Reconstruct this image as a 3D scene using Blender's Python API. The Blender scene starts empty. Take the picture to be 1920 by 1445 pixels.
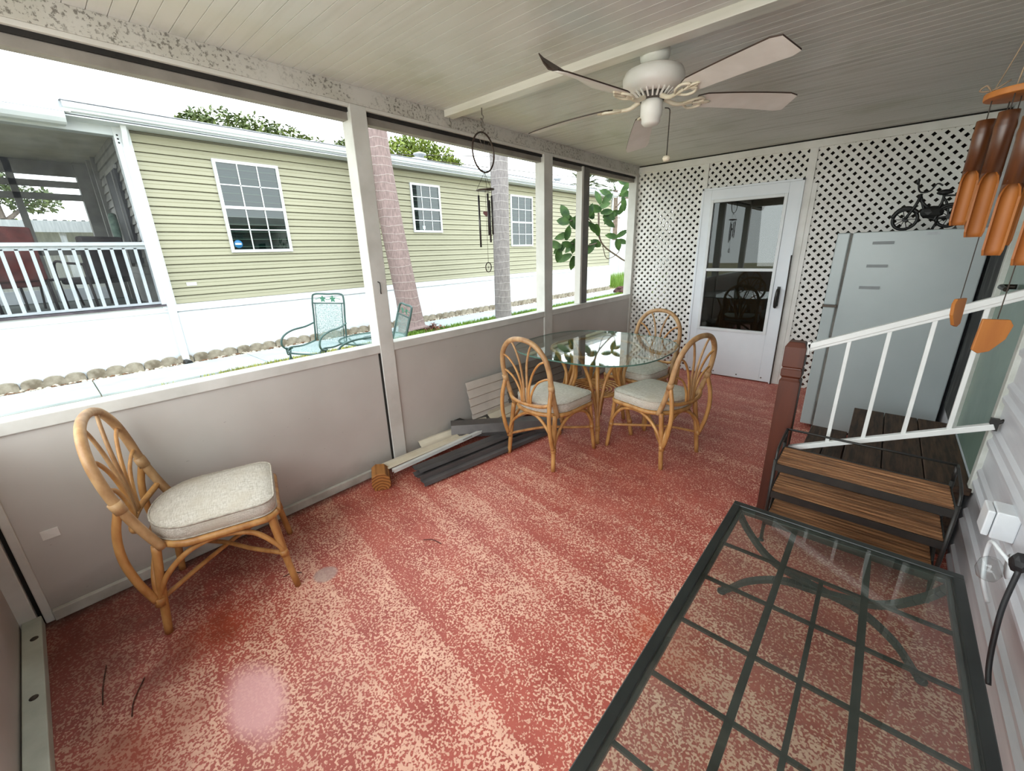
import bpy, bmesh, math, random
from mathutils import Vector, Matrix, noise
R=random.Random(7)
S=bpy.context.scene; COL=S.collection
PI=math.pi
def rad(d): return d*PI/180

# ------------------------------------------------------------------ materials
MATS={}
def nt(name):
    m=bpy.data.materials.new(name); m.use_nodes=True
    t=m.node_tree; t.nodes.clear()
    o=t.nodes.new('ShaderNodeOutputMaterial')
    return m,t,o
def N(t,ty,**k):
    n=t.nodes.new(ty)
    for a,b in k.items():
        if a=='op': n.operation=b
        elif a=='ins':
            for i,v in b.items(): n.inputs[i].default_value=v
        else: setattr(n,a,b)
    return n
def L(t,a,b): t.links.new(a,b)
def srgb(r,g,b):
    f=lambda c:(c/255/12.92) if c/255<=.04045 else ((c/255+.055)/1.055)**2.4
    return (f(r),f(g),f(b),1)
def bsdf(t,o,col=None,rough=.5,metal=0,spec=.5):
    b=N(t,'ShaderNodeBsdfPrincipled'); b.inputs['Roughness'].default_value=rough
    b.inputs['Metallic'].default_value=metal; b.inputs['Specular IOR Level'].default_value=spec
    if col is not None: b.inputs['Base Color'].default_value=col
    L(t,b.outputs[0],o.inputs[0]); return b
def mix(t,fac,a,b):
    m=N(t,'ShaderNodeMix',data_type='RGBA')
    for i,v in ((0,fac),(6,a),(7,b)):
        if hasattr(v,'links'): L(t,v,m.inputs[i])
        else: m.inputs[i].default_value=v
    return m.outputs[2]
def ramp(t,fac,a,b):
    r=N(t,'ShaderNodeMapRange',clamp=True,ins={1:a,2:b,3:0,4:1}); L(t,fac,r.inputs[0]); return r.outputs[0]
def math_(t,op,a,b=None):
    n=N(t,'ShaderNodeMath',op=op)
    for i,v in enumerate((a,b)):
        if v is None: continue
        if hasattr(v,'links'): L(t,v,n.inputs[i])
        else: n.inputs[i].default_value=v
    return n.outputs[0]
def coords(t,scale=(1,1,1),rot=(0,0,0)):
    c=N(t,'ShaderNodeTexCoord'); mp=N(t,'ShaderNodeMapping')
    mp.inputs['Scale'].default_value=scale; mp.inputs['Rotation'].default_value=rot
    L(t,c.outputs['Object'],mp.inputs[0]); return mp.outputs[0]
def noise_(t,vec,scale,detail=4,rough=.55):
    n=N(t,'ShaderNodeTexNoise'); n.inputs['Scale'].default_value=scale
    n.inputs['Detail'].default_value=detail; n.inputs['Roughness'].default_value=rough
    L(t,vec,n.inputs['Vector']); return n.outputs['Fac']
def bump(t,b,h,dist=.002,strength=.5):
    n=N(t,'ShaderNodeBump'); n.inputs['Strength'].default_value=strength; n.inputs['Distance'].default_value=dist
    L(t,h,n.inputs['Height']); L(t,n.outputs[0],b.inputs['Normal'])
def M(name,c1,c2=None,scale=6,stretch=(1,1,1),rough=.5,metal=0,spec=.5,bmp=0,lo=.35,hi=.65,detail=5):
    """plain procedural paint, wood or metal: two tones blended by noise"""
    if name in MATS: return MATS[name]
    m,t,o=nt(name); b=bsdf(t,o,srgb(*c1),rough,metal,spec)
    v=coords(t,stretch); f=noise_(t,v,scale,detail)
    L(t,mix(t,ramp(t,f,lo,hi),srgb(*c1),srgb(*(c2 or [max(0,x*.9) for x in c1]))),b.inputs['Base Color'])
    if bmp: bump(t,b,f,bmp,.6)
    MATS[name]=m; return m
def glass(name,tint=(.95,.98,.96,1),rough=0.0,film=None,base=.05):
    if name in MATS: return MATS[name]
    m,t,o=nt(name)
    tr=N(t,'ShaderNodeBsdfTransparent'); tr.inputs[0].default_value=tint
    gl=N(t,'ShaderNodeBsdfGlossy'); gl.inputs['Roughness'].default_value=rough
    # thin sheet: same reflectance on both faces
    lw=N(t,'ShaderNodeLayerWeight'); lw.inputs[0].default_value=.5
    f5=math_(t,'POWER',lw.outputs['Facing'],4.0)
    k=math_(t,'ADD',math_(t,'MULTIPLY',f5,.75),base)
    mx=N(t,'ShaderNodeMixShader'); L(t,k,mx.inputs[0]); 
    src=tr.outputs[0]
    if film:
        df=N(t,'ShaderNodeBsdfDiffuse'); df.inputs[0].default_value=film[0]
        m2=N(t,'ShaderNodeMixShader'); v=coords(t)
        L(t,math_(t,'MULTIPLY',ramp(t,noise_(t,v,5,5),.2,.8),film[1]),m2.inputs[0])
        L(t,tr.outputs[0],m2.inputs[1]); L(t,df.outputs[0],m2.inputs[2]); src=m2.outputs[0]
    L(t,src,mx.inputs[1]); L(t,gl.outputs[0],mx.inputs[2]); L(t,mx.outputs[0],o.inputs[0])
    MATS[name]=m; return m
def meshmat(name,col,dens,rough=.5):
    """fine woven or expanded metal mesh: partly open"""
    if name in MATS: return MATS[name]
    m,t,o=nt(name); b=N(t,'ShaderNodeBsdfPrincipled'); b.inputs['Base Color'].default_value=srgb(*col); b.inputs['Roughness'].default_value=rough
    tr=N(t,'ShaderNodeBsdfTransparent'); mx=N(t,'ShaderNodeMixShader')
    v=coords(t); f=noise_(t,v,160,2)
    L(t,ramp(t,f,dens-.1,dens+.1),mx.inputs[0]); L(t,b.outputs[0],mx.inputs[1]); L(t,tr.outputs[0],mx.inputs[2]); L(t,mx.outputs[0],o.inputs[0])
    MATS[name]=m; return m

# ------------------------------------------------------------------ mesh building
def catmull(pts,sub=6,closed=False):
    P=[Vector(p) for p in pts]; n=len(P); out=[]
    if n<3 and not closed: return P
    rng=range(n) if closed else range(n-1)
    for i in rng:
        if closed: a,b,c,d=P[(i-1)%n],P[i],P[(i+1)%n],P[(i+2)%n]
        else: a,b,c,d=P[max(i-1,0)],P[i],P[i+1],P[min(i+2,n-1)]
        if not closed and i==0: a=b*2-c
        if not closed and i==n-2: d=c*2-b
        for k in range(sub):
            u=k/sub
            out.append(.5*((2*b)+(c-a)*u+(2*a-5*b+4*c-d)*u*u+(3*b-a-3*c+d)*u**3))
    if not closed: out.append(P[-1])
    return out
class B:
    def __init__(s): s.bm=bmesh.new(); s.mi=0
    def face(s,vs,smooth=False):
        try:
            f=s.bm.faces.new(vs); f.smooth=smooth; f.material_index=s.mi; return f
        except ValueError: return None
    def box(s,x0,x1,y0,y1,z0,z1,mat=None):
        vs=[]
        for z in (z0,z1):
            for x,y in ((x0,y0),(x1,y0),(x1,y1),(x0,y1)):
                p=Vector((x,y,z)); vs.append(s.bm.verts.new(mat@p if mat else p))
        for q in ((3,2,1,0),(4,5,6,7),(0,1,5,4),(1,2,6,5),(2,3,7,6),(3,0,4,7)): s.face([vs[i] for i in q])
        return s
    def bar(s,a,b,w,h,up=(0,0,1)):
        """rectangular bar from a to b, w across, h along up"""
        a=Vector(a); b=Vector(b); d=(b-a); l=d.length; d.normalize(); u=Vector(up)
        x=d.cross(u)
        if x.length<1e-4: x=d.cross(Vector((1,0,0)))
        x.normalize(); z=x.cross(d)
        m=Matrix(((x.x,d.x,z.x,a.x),(x.y,d.y,z.y,a.y),(x.z,d.z,z.z,a.z),(0,0,0,1)))
        return s.box(-w/2,w/2,0,l,-h/2,h/2,m)
    def tube(s,pts,r,n=10,closed=False,sub=6,cap=True):
        P=catmull(pts,sub,closed) if sub>1 else [Vector(p) for p in pts]
        k=len(P); rr=r if isinstance(r,(list,tuple)) else None
        rings=[]; ref=None
        for i,p in enumerate(P):
            if closed: t=P[(i+1)%k]-P[(i-1)%k]
            else: t=P[min(i+1,k-1)]-P[max(i-1,0)]
            if t.length<1e-9: t=Vector((0,0,1))
            t.normalize()
            if ref is None:
                ref=t.orthogonal().normalized()
            ref=(ref-t*ref.dot(t))
            if ref.length<1e-6: ref=t.orthogonal()
            ref.normalize(); bi=t.cross(ref)
            if rr:
                u=i/(k-1)*(len(rr)-1); j=min(int(u),len(rr)-2); q=rr[j]+(rr[j+1]-rr[j])*(u-j)
            else: q=r
            rings.append([s.bm.verts.new(p+(ref*math.cos(2*PI*a/n)+bi*math.sin(2*PI*a/n))*q) for a in range(n)])
        m=k if closed else k-1
        for i in range(m):
            A=rings[i]; C=rings[(i+1)%k]
            off=0
            if closed and i==k-1:
                off=min(range(n),key=lambda o:sum((A[a].co-C[(a+o)%n].co).length for a in range(n)))
            for a in range(n): s.face([A[a],A[(a+1)%n],C[(a+1+off)%n],C[(a+off)%n]],True)
        if cap and not closed:
            s.face(rings[0][::-1]); s.face(rings[-1])
        return s
    def lathe(s,prof,c=(0,0,0),n=24,mat=None,smooth=True):
        c=Vector(c); rings=[]
        for r,z in prof:
            if r<1e-5:
                p=Vector((0,0,z)); p=(mat@p if mat else p)+c; rings.append([s.bm.verts.new(p)])
            else:
                rg=[]
                for a in range(n):
                    p=Vector((r*math.cos(2*PI*a/n),r*math.sin(2*PI*a/n),z)); p=(mat@p if mat else p)+c
                    rg.append(s.bm.verts.new(p))
                rings.append(rg)
        for A,C in zip(rings,rings[1:]):
            if len(A)==1 and len(C)==1: continue
            for a in range(n):
                b=(a+1)%n
                if len(A)==1: s.face([A[0],C[b],C[a]],smooth)
                elif len(C)==1: s.face([A[a],A[b],C[0]],smooth)
                else: s.face([A[a],A[b],C[b],C[a]],smooth)
        if len(rings[0])>1: s.face(rings[0][::-1])
        if len(rings[-1])>1: s.face(rings[-1])
        return s
    def prism(s,poly,d,mat=None):
        """polygon (list of 3D points) extruded by vector d"""
        d=Vector(d); A=[]; C=[]
        for p in poly:
            p=Vector(p); q=p+d
            A.append(s.bm.verts.new(mat@p if mat else p)); C.append(s.bm.verts.new(mat@q if mat else q))
        s.face(A[::-1]); s.face(C); n=len(A)
        for i in range(n): s.face([A[i],A[(i+1)%n],C[(i+1)%n],C[i]])
        return s
    def strip(s,prof,axis,a,b,smooth=False):
        """open profile (list of (u,v)) extruded along an axis between a and b; axis 'x': (y,z), 'y': (x,z)"""
        f=(lambda u,v,t:(t,u,v)) if axis=='x' else (lambda u,v,t:(u,t,v))
        A=[s.bm.verts.new(f(u,v,a)) for u,v in prof]; C=[s.bm.verts.new(f(u,v,b)) for u,v in prof]
        for i in range(len(prof)-1): s.face([A[i],A[i+1],C[i+1],C[i]],smooth)
        return s
    def quad(s,a,b,c,d,smooth=False): return s.face([s.bm.verts.new(p) for p in (a,b,c,d)],smooth)
    def blob(s,c,r,seed=0,rough=.25,sub=2):
        res=bmesh.ops.create_icosphere(s.bm,subdivisions=sub,radius=1)
        c=Vector(c); r=Vector(r) if hasattr(r,'__len__') else Vector((r,r,r))
        for v in res['verts']:
            k=1+rough*noise.noise(v.co*1.6+Vector((seed*3.1,seed*1.7,seed)))
            v.co=Vector((v.co.x*r.x*k,v.co.y*r.y*k,v.co.z*r.z*k))+c
            for f in v.link_faces: f.material_index=s.mi
        return s
    def leaf(s,base,dirv,up,l,w,curl=.15,n=4):
        base=Vector(base); d=Vector(dirv).normalized(); u=Vector(up); x=d.cross(u)
        if x.length<1e-4: x=d.orthogonal()
        x.normalize(); u=x.cross(d)
        Lr=[];Mr=[];Rr=[]
        for i in range(n+1):
            t=i/n; ww=w*.5*math.sin(PI*min(1,(t*.92+.08)))**.8 if i<n else 0
            p=base+d*l*t-u*curl*l*t*t
            Mr.append(s.bm.verts.new(p)); Lr.append(s.bm.verts.new(p-x*ww+u*ww*.25)) ; Rr.append(s.bm.verts.new(p+x*ww+u*ww*.25))
        for i in range(n):
            s.face([Lr[i],Mr[i],Mr[i+1],Lr[i+1]],True); s.face([Mr[i],Rr[i],Rr[i+1],Mr[i+1]],True)
        return s
def link(o,parent=None):
    COL.objects.link(o)
    if parent: o.parent=parent
    return o
def obj(name,b,mat,parent=None,bevel=0,loc=None,solid=0):
    me=bpy.data.meshes.new(name); b.bm.normal_update(); 
    bmesh.ops.recalc_face_normals(b.bm,faces=b.bm.faces[:]) if not getattr(b,'open',False) else None
    b.bm.to_mesh(me); b.bm.free()
    for m in (mat if isinstance(mat,(list,tuple)) else [mat]): me.materials.append(m)
    o=bpy.data.objects.new(name,me); link(o,parent)
    if loc: o.location=loc
    if solid:
        q=o.modifiers.new('solid','SOLIDIFY'); q.thickness=solid
    if bevel:
        q=o.modifiers.new('bevel','BEVEL'); q.width=bevel; q.segments=2; q.limit_method='ANGLE'; q.angle_limit=rad(50)
    return o
def tag(o,label,cat,group=None):
    o['label']=label; o['category']=cat
    if group: o['group']=group
    return o
def thing(name,label,cat,loc=(0,0,0),rz=0,group=None):
    o=bpy.data.objects.new(name,None); o.empty_display_size=.05; link(o); o.location=loc; o.rotation_euler=(0,0,rz)
    return tag(o,label,cat,group)
def struct(name,b,mat,bevel=0,parent=None):
    o=obj(name,b,mat,parent,bevel)
    if not parent: o['kind']='structure'
    return o
def dup(o,parent=None):
    c=o.copy(); COL.objects.link(c)
    if parent: c.parent=parent
    for ch in list(o.children): dup(ch,c)
    return c

# ------------------------------------------------------------------ colours
white=M('white_paint',(214,212,206),(198,195,188),3,rough=.5)
frame_white=M('window_frame_white',(212,211,206),(196,195,189),5,rough=.5)
wall_grey=M('knee_wall_panel',(188,180,173),(172,164,158),2,rough=.55)
dirty_white=M('dirty_white',(205,203,195),(150,146,136),7,rough=.6,lo=.3,hi=.8)
black_gap=M('dark_gap',(22,20,18),(34,31,28),10,rough=.8)
rattan=M('rattan',(200,152,92),(148,94,46),22,(1,1,.35),rough=.42,lo=.3,hi=.75,bmp=.001)
rattan_worn=M('rattan_worn',(188,152,108),(140,98,60),24,(1,1,.5),rough=.5,lo=.3,hi=.75,bmp=.001)
black_metal=M('black_metal',(22,22,21),(36,34,30),14,rough=.45)
dark_green_metal=M('charcoal_green_metal',(20,24,22),(32,36,33),9,rough=.4)
white_metal=M('white_metal',(226,228,226),(208,210,208),5,rough=.4)
vinyl_white=M('exterior_white',(218,221,224),(204,209,213),3,rough=.5)
teal_metal=M('verdigris_metal',(64,92,88),(42,68,66),9,rough=.5)
newel_wood=M('red_stained_wood',(84,38,20),(54,22,12),9,(1,1,.15),rough=.4)
deck_wood=M('dark_weathered_wood',(84,62,46),(44,31,22),9,(7,.6,7),rough=.7,bmp=.002)
slat_wood=M('bare_wood_slat',(166,118,78),(96,62,36),9,(.5,8,8),rough=.6,bmp=.001)
bamboo=M('bamboo_orange',(120,72,32),(66,34,14),16,(1,1,.12),rough=.35)
bamboo_in=M('bamboo_inner',(172,108,42),(138,78,26),14,(1,1,.1),rough=.6)
cord_mat=M('dark_cord',(48,42,38),(70,62,54),20,rough=.8)

# ------------------------------------------------------------------ camera (fitted to the photograph's vanishing points)
F=775.77; YAW,PIT,ROL=-0.728207564,-0.314402016,0.0297462857
f=Vector((math.sin(YAW)*math.cos(PIT),math.cos(YAW)*math.cos(PIT),math.sin(PIT)))
r0=Vector((math.cos(YAW),-math.sin(YAW),0)); d0=f.cross(r0)
rt=r0*math.cos(ROL)+d0*math.sin(ROL); dn=-r0*math.sin(ROL)+d0*math.cos(ROL)
cam=bpy.data.cameras.new('camera'); cam.sensor_width=36; cam.sensor_fit='HORIZONTAL'; cam.lens=36*F/1920; cam.clip_start=.02; cam.clip_end=300
co=bpy.data.objects.new('camera',cam); COL.objects.link(co)
m3=Matrix((rt,-dn,-f)).transposed(); co.matrix_world=Matrix.Translation((2.448,0,1.47))@m3.to_4x4()
S.camera=co

XW=2.92      # right wall face
YB=5.14      # back (lattice) wall face
ZC=2.375     # ceiling
GZ=-.05      # ground outside

# ------------------------------------------------------------------ floor
def floor_mat():
    m,t,o=nt('red_painted_concrete'); b=bsdf(t,o,None,.42,0,.45)
    c=N(t,'ShaderNodeTexCoord'); sep=N(t,'ShaderNodeSeparateXYZ'); L(t,c.outputs['Object'],sep.inputs[0])
    P=c.outputs['Object']
    big=noise_(t,P,1.6,3)
    mp=coords(t,(.8,6,1),(0,0,rad(8))); streak=noise_(t,mp,2.2,4)
    # roller bands running nearly along x, each one fading from solid paint to worn
    v=math_(t,'ADD',math_(t,'MULTIPLY',sep.outputs[1],.988),math_(t,'MULTIPLY',sep.outputs[0],.152))
    wob=math_(t,'MULTIPLY',math_(t,'SUBTRACT',noise_(t,P,3.0,2),.5),.03)
    v=math_(t,'DIVIDE',math_(t,'ADD',v,wob),.235)
    fr=math_(t,'FRACT',v); row=math_(t,'FLOOR',v)
    wn=N(t,'ShaderNodeTexWhiteNoise',noise_dimensions='1D'); L(t,row,wn.inputs['W'])
    saw=math_(t,'SUBTRACT',ramp(t,fr,0,.7),math_(t,'MULTIPLY',ramp(t,fr,.93,1.0),1.0))
    cov=math_(t,'ADD',math_(t,'MULTIPLY',saw,.36),math_(t,'MULTIPLY',wn.outputs[0],.24))
    cov=math_(t,'ADD',cov,math_(t,'MULTIPLY',math_(t,'SUBTRACT',big,.5),.9))
    cov=math_(t,'ADD',cov,math_(t,'MULTIPLY',math_(t,'SUBTRACT',streak,.5),1.0))
    # less wear towards the back of the porch and along the left wall
    cov=math_(t,'SUBTRACT',cov,math_(t,'MULTIPLY',ramp(t,sep.outputs[1],.7,2.6),.36))
    cov=math_(t,'SUBTRACT',cov,math_(t,'MULTIPLY',ramp(t,sep.outputs[0],.8,.05),.22))
    cov=math_(t,'MAXIMUM',cov,-.05)
    wv=N(t,'ShaderNodeVectorMath',operation='ADD'); nz=N(t,'ShaderNodeTexNoise'); nz.inputs['Scale'].default_value=40
    L(t,P,nz.inputs['Vector']); sc=N(t,'ShaderNodeVectorMath',operation='SCALE'); sc.inputs['Scale'].default_value=.006
    L(t,nz.outputs['Color'],sc.inputs[0]); L(t,P,wv.inputs[0]); L(t,sc.outputs[0],wv.inputs[1])
    fine=noise_(t,P,260,2)
    sp=math_(t,'ADD',noise_(t,wv.outputs[0],125,1,.4),math_(t,'MULTIPLY',math_(t,'SUBTRACT',fine,.5),.18))
    thr=math_(t,'ADD',math_(t,'SUBTRACT',sp,.612),math_(t,'MULTIPLY',cov,.26))
    fac=ramp(t,thr,-.05,.05)
    redv=mix(t,ramp(t,noise_(t,P,5,5),.3,.7),srgb(160,74,63),srgb(184,94,80))
    tan=mix(t,ramp(t,noise_(t,P,9,3),.3,.7),srgb(234,186,162),srgb(216,164,142))
    col=mix(t,fac,redv,tan)
    def spot(x,y,r0_,r1,color,amt,warp=.35,ax=1,ay=1,rot=0):
        q=N(t,'ShaderNodeVectorMath',operation='SUBTRACT'); L(t,P,q.inputs[0]); q.inputs[1].default_value=(x,y,0)
        mp=N(t,'ShaderNodeMapping'); mp.inputs['Rotation'].default_value=(0,0,rot); mp.inputs['Scale'].default_value=(ax,ay,1); L(t,q.outputs[0],mp.inputs[0])
        ln=N(t,'ShaderNodeVectorMath',operation='LENGTH'); L(t,mp.outputs[0],ln.inputs[0])
        dd=math_(t,'ADD',ln.outputs['Value'],math_(t,'MULTIPLY',math_(t,'SUBTRACT',noise_(t,P,7,5),.5),warp))
        return mix(t,math_(t,'MULTIPLY',ramp(t,dd,r1,r0_),amt),col,color)
    col=spot(.60,.16,.05,.20,srgb(150,58,16),.62,.25)         # rust
    col=spot(.66,.02,.02,.16,srgb(120,40,18),.5,.3)
    col=spot(.93,-.16,.04,.22,srgb(160,66,22),.6,.35)
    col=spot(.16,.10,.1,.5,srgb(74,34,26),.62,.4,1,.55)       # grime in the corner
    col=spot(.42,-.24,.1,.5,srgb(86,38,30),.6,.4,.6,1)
    col=spot(2.05,1.30,.04,.2,srgb(186,84,48),.5,.3)
    col=spot(.66,.60,.045,.06,srgb(176,150,142),.8,.03)       # drip of primer
    col=spot(1.06,.16,.09,.17,srgb(232,176,176),.85,.10,.8,1.6,rad(-25))  # pale pink patch
    # near-black towards the left wall
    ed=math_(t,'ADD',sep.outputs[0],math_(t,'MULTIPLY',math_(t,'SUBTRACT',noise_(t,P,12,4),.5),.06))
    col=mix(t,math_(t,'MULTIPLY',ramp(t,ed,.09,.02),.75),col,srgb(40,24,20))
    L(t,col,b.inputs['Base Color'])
    rr=N(t,'ShaderNodeMapRange',ins={1:.3,2:.7,3:.42,4:.6}); L(t,big,rr.inputs[0]); L(t,rr.outputs[0],b.inputs['Roughness'])
    bump(t,b,math_(t,'ADD',math_(t,'MULTIPLY',fac,.6),math_(t,'MULTIPLY',fine,.3)),.0016,.55)
    return m
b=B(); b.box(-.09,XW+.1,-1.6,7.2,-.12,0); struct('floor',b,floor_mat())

# ------------------------------------------------------------------ ceiling with grooved planks running across
def ceil_mat():
    m,t,o=nt('painted_plank_ceiling'); b=bsdf(t,o,None,.36,0,.5)
    c=N(t,'ShaderNodeTexCoord'); P=c.outputs['Object']
    st=noise_(t,coords(t,(.7,9,1)),2.4,6); big=noise_(t,P,.9,4)
    col=mix(t,ramp(t,big,.35,.7),srgb(208,207,204),srgb(192,192,184))
    sep=N(t,'ShaderNodeSeparateXYZ'); L(t,P,sep.inputs[0])
    dirt=math_(t,'MULTIPLY',ramp(t,st,.52,.75),math_(t,'ADD',.15,math_(t,'MULTIPLY',ramp(t,sep.outputs[1],2.1,2.6),.4)))
    col=mix(t,dirt,col,srgb(120,116,96))
    mil=math_(t,'MULTIPLY',ramp(t,noise_(t,P,2.2,6),.56,.72),.35); col=mix(t,mil,col,srgb(142,146,116))
    fr=math_(t,'FRACT',math_(t,'DIVIDE',sep.outputs[1],.125))
    L(t,col,b.inputs['Base Color']); bump(t,b,st,.0015,.4); return m
prof=[]; y=-1.6; k=0; zc=ZC
while y<5.3:
    g=.0055 if k%2==0 else .003; w=.0625
    prof+=[(y,zc+g*1.6),(y+g*.5,zc),(y+w-g*.4,zc)]
    y+=w; k+=1
prof.append((y,zc))
b=B(); b.open=True; b.strip([(u,v) for u,v in prof][::-1],'x',-.36,XW+.1)
b.box(-.36,XW+.1,-1.6,5.3,ZC+.02,ZC+.12); struct('ceiling',b,ceil_mat())
b=B(); b.box(-.42,-.36,-1.6,5.3,ZC-.06,ZC+.14); struct('trim_1',b,frame_white)          # eave board outside
b=B(); b.box(.02,XW,2.12,2.2,2.335,ZC+.002); struct('trim_2',b,M('beam_white',(222,219,210),(206,203,192),3,(.6,5,5),rough=.32),.003)  # beam the fan hangs behind
# ------------------------------------------------------------------ left wall: knee wall, posts, rails, header
def speck_mat():
    m,t,o=nt('peeling_header_paint'); b=bsdf(t,o,None,.6)
    c=N(t,'ShaderNodeTexCoord'); P=c.outputs['Object']
    a=ramp(t,noise_(t,P,60,4,.7),.53,.6); z=ramp(t,noise_(t,P,4,3),.36,.52)
    base=mix(t,ramp(t,noise_(t,P,4,4),.35,.65),srgb(200,197,190),srgb(186,183,173))
    L(t,mix(t,math_(t,'MULTIPLY',math_(t,'MULTIPLY',a,z),.75),base,srgb(82,76,66)),b.inputs['Base Color']); return m
def kneewall_mat():
    m,t,o=nt('scuffed_knee_wall'); b=bsdf(t,o,None,.5)
    c=N(t,'ShaderNodeTexCoord'); P=c.outputs['Object']
    base=mix(t,ramp(t,noise_(t,P,1.7,4),.3,.7),srgb(196,192,187),srgb(182,178,172))
    sep=N(t,'ShaderNodeSeparateXYZ'); L(t,P,sep.inputs[0])
    s=ramp(t,noise_(t,coords(t,(1,4,14),(rad(25),0,0)),6,3,.5),.735,.775)
    base=mix(t,math_(t,'MULTIPLY',s,.6),base,srgb(96,88,84))
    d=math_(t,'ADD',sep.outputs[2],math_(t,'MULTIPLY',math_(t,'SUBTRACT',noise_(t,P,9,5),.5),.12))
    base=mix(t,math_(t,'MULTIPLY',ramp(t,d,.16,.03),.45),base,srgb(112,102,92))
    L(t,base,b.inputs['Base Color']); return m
knee=kneewall_mat()
def seg(y0,y1):
    b.box(-.075,-.012,y0,y1,.0,.86)
b=B()
for y0,y1 in ((-.284,1.425),(1.545,3.255),(3.385,5.085)): seg(y0,y1)
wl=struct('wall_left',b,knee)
b=B()
for y0,y1 in ((-.284,1.43),(1.545,3.255),(3.385,5.09)): b.box(-.012,.012,y0,y1,0,.05)
struct('baseboard_left',b,dirty_white,.003)
for i,(y0,y1,x0) in enumerate(((1.44,1.545,0),(3.255,3.385,0),(5.085,5.14,0),(-.312,-.284,0),(-.40,-.328,.0))):
    b=B(); b.box(-.10,x0+.002,y0,y1,.0,2.285); struct('trim_%d'%(3+i),b,frame_white,.004)
b=B(); b.box(-.08,-.03,-.328,-.312,0,2.28); struct('trim_8',b,black_gap)
b=B(); b.box(-.014,-.006,1.428,1.44,.02,.85); struct('trim_9',b,black_gap)
# mullion between the last two panes
b=B(); b.box(-.085,-.02,3.945,4.06,.9,2.25); struct('trim_10',b,M('mullion_grey',(118,114,110),(98,95,92),8,rough=.5),.003)
b=B(); b.box(-.09,-.019,3.915,3.948,.9,2.25); struct('trim_11',b,white,.003)
# sill rail
b=B()
for y0,y1 in ((-.284,1.44),(1.545,3.255),(3.385,5.085)): b.box(-.10,.0,y0,y1,.845,.9)
struct('trim_12',b,frame_white,.004)
# header: peeling fascia, white screen strip, dark channel, grey lower frame
b=B(); b.box(-.10,.004,-1.6,5.14,2.285,ZC+.001); struct('trim_13',b,speck_mat(),.002)
b=B()
for y0,y1 in ((-1.6,1.44),(1.545,3.255),(3.385,5.085)): b.box(-.06,.0,y0,y1,2.266,2.285)
struct('trim_14',b,white,.002)
b=B()
for y0,y1 in ((-1.6,1.44),(1.545,3.255),(3.385,5.085)): b.box(-.06,-.02,y0,y1,2.246,2.266)
struct('trim_15',b,black_gap)
b=B()
for y0,y1 in ((-1.6,1.44),(1.545,3.255),(3.385,5.085)): b.box(-.085,-.03,y0,y1,2.205,2.246)
struct('trim_16',b,M('header_grey',(142,136,128),(124,118,111),6,rough=.5),.003)
# front wall behind and left of the camera
b=B(); b.box(.0,XW,-.372,-.315,0,.05); struct('trim_17',b,M('sole_plate',(196,200,188),(168,172,160),5,rough=.55),.003)
b=B(); b.box(.0,1.9,-.45,-.378,.0,.86); struct('wall_front',b,wall_grey)
b=B(); b.box(.0,1.9,-.47,-.375,.86,.91); struct('trim_18',b,frame_white,.003)
b=B(); b.box(.0,XW,-.47,-.375,2.22,ZC); struct('trim_19',b,frame_white,.003)
def screw(name,loc,label,axis='z'):
    b=B(); mt=None if axis=='z' else Matrix.Rotation(rad(90),4,'Y')
    b.lathe([(.012,0),(.012,.002),(.008,.005),(.0,.005)],n=14,mat=mt)
    return tag(obj(name,b,M('rusty_screw',(62,52,42),(40,34,28),30,rough=.6),loc=loc),label,'bolt')
screw('anchor_bolt',(.50,-.343,.05),'rusty bolt head in the sole plate, midway along')
screw('anchor_bolt',(.15,-.337,.05),'dark bolt head in the sole plate at the corner post')

# ------------------------------------------------------------------ back wall: diagonal lattice, trims
def lattice(b,x0,x1,z0,z1,y,axis='x',w=.0295,p=.0545,t=.004):
    """two layers of diagonal slats clipped to a rectangle"""
    W=x1-x0; H=z1-z0; dpt=p*math.sqrt(2)
    for sgn,off in ((1,0),(-1,t)):
        c=-H-.3 if sgn>0 else -.3
        c=math.floor(c/dpt)*dpt
        while c<W+H+.3:
            hw=w*math.sqrt(2)/2
            # line u = c + sgn*v ; band between c-hw and c+hw: clip polygon
            poly=[]
            vals=[]
            def clip(poly,fn):
                out=[]
                for i in range(len(poly)):
                    a=poly[i]; bb=poly[(i+1)%len(poly)]; fa=fn(a); fb=fn(bb)
                    if fa>=0: out.append(a)
                    if (fa>=0)!=(fb>=0):
                        k=fa/(fa-fb); out.append((a[0]+(bb[0]-a[0])*k,a[1]+(bb[1]-a[1])*k))
                return out
            P=[(0,0),(W,0),(W,H),(0,H)]
            P=clip(P,lambda q:q[0]-sgn*q[1]-(c-hw)); 
            if P: P=clip(P,lambda q:(c+hw)-(q[0]-sgn*q[1]))
            if len(P)>=3:
                if axis=='x': b.prism([(x0+u,y+off,z0+v) for u,v in P],(0,t,0))
                else: b.prism([(y+off,x0+u,z0+v) for u,v in P],(t,0,0))
            c+=dpt
lat_mat=M('lattice_white',(240,239,235),(226,225,219),5,rough=.5)
wb=bpy.data.objects.new('wall_back',None); link(wb); wb['kind']='structure'
b=B(); lattice(b,.0,.765,.0,2.31,YB+.004); obj('lattice_panel',b,lat_mat,wb)
b=B(); lattice(b,.80,1.70,2.05,2.31,YB+.004); obj('lattice_panel',b,lat_mat,wb)
b=B(); lattice(b,1.755,XW,.0,2.31,YB+.004); obj('lattice_panel',b,lat_mat,wb)
b=B(); b.box(.0,XW,YB-.015,YB+.03,2.30,ZC-.012); obj('top_board',b,lat_mat,wb,.002)
for x0,x1,z0 in ((.755,.80,2.04),(1.695,1.76,0)):
    b=B(); b.box(x0,x1,YB-.012,YB+.03,z0,2.31); obj('batten',b,lat_mat,wb,.002)
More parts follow.
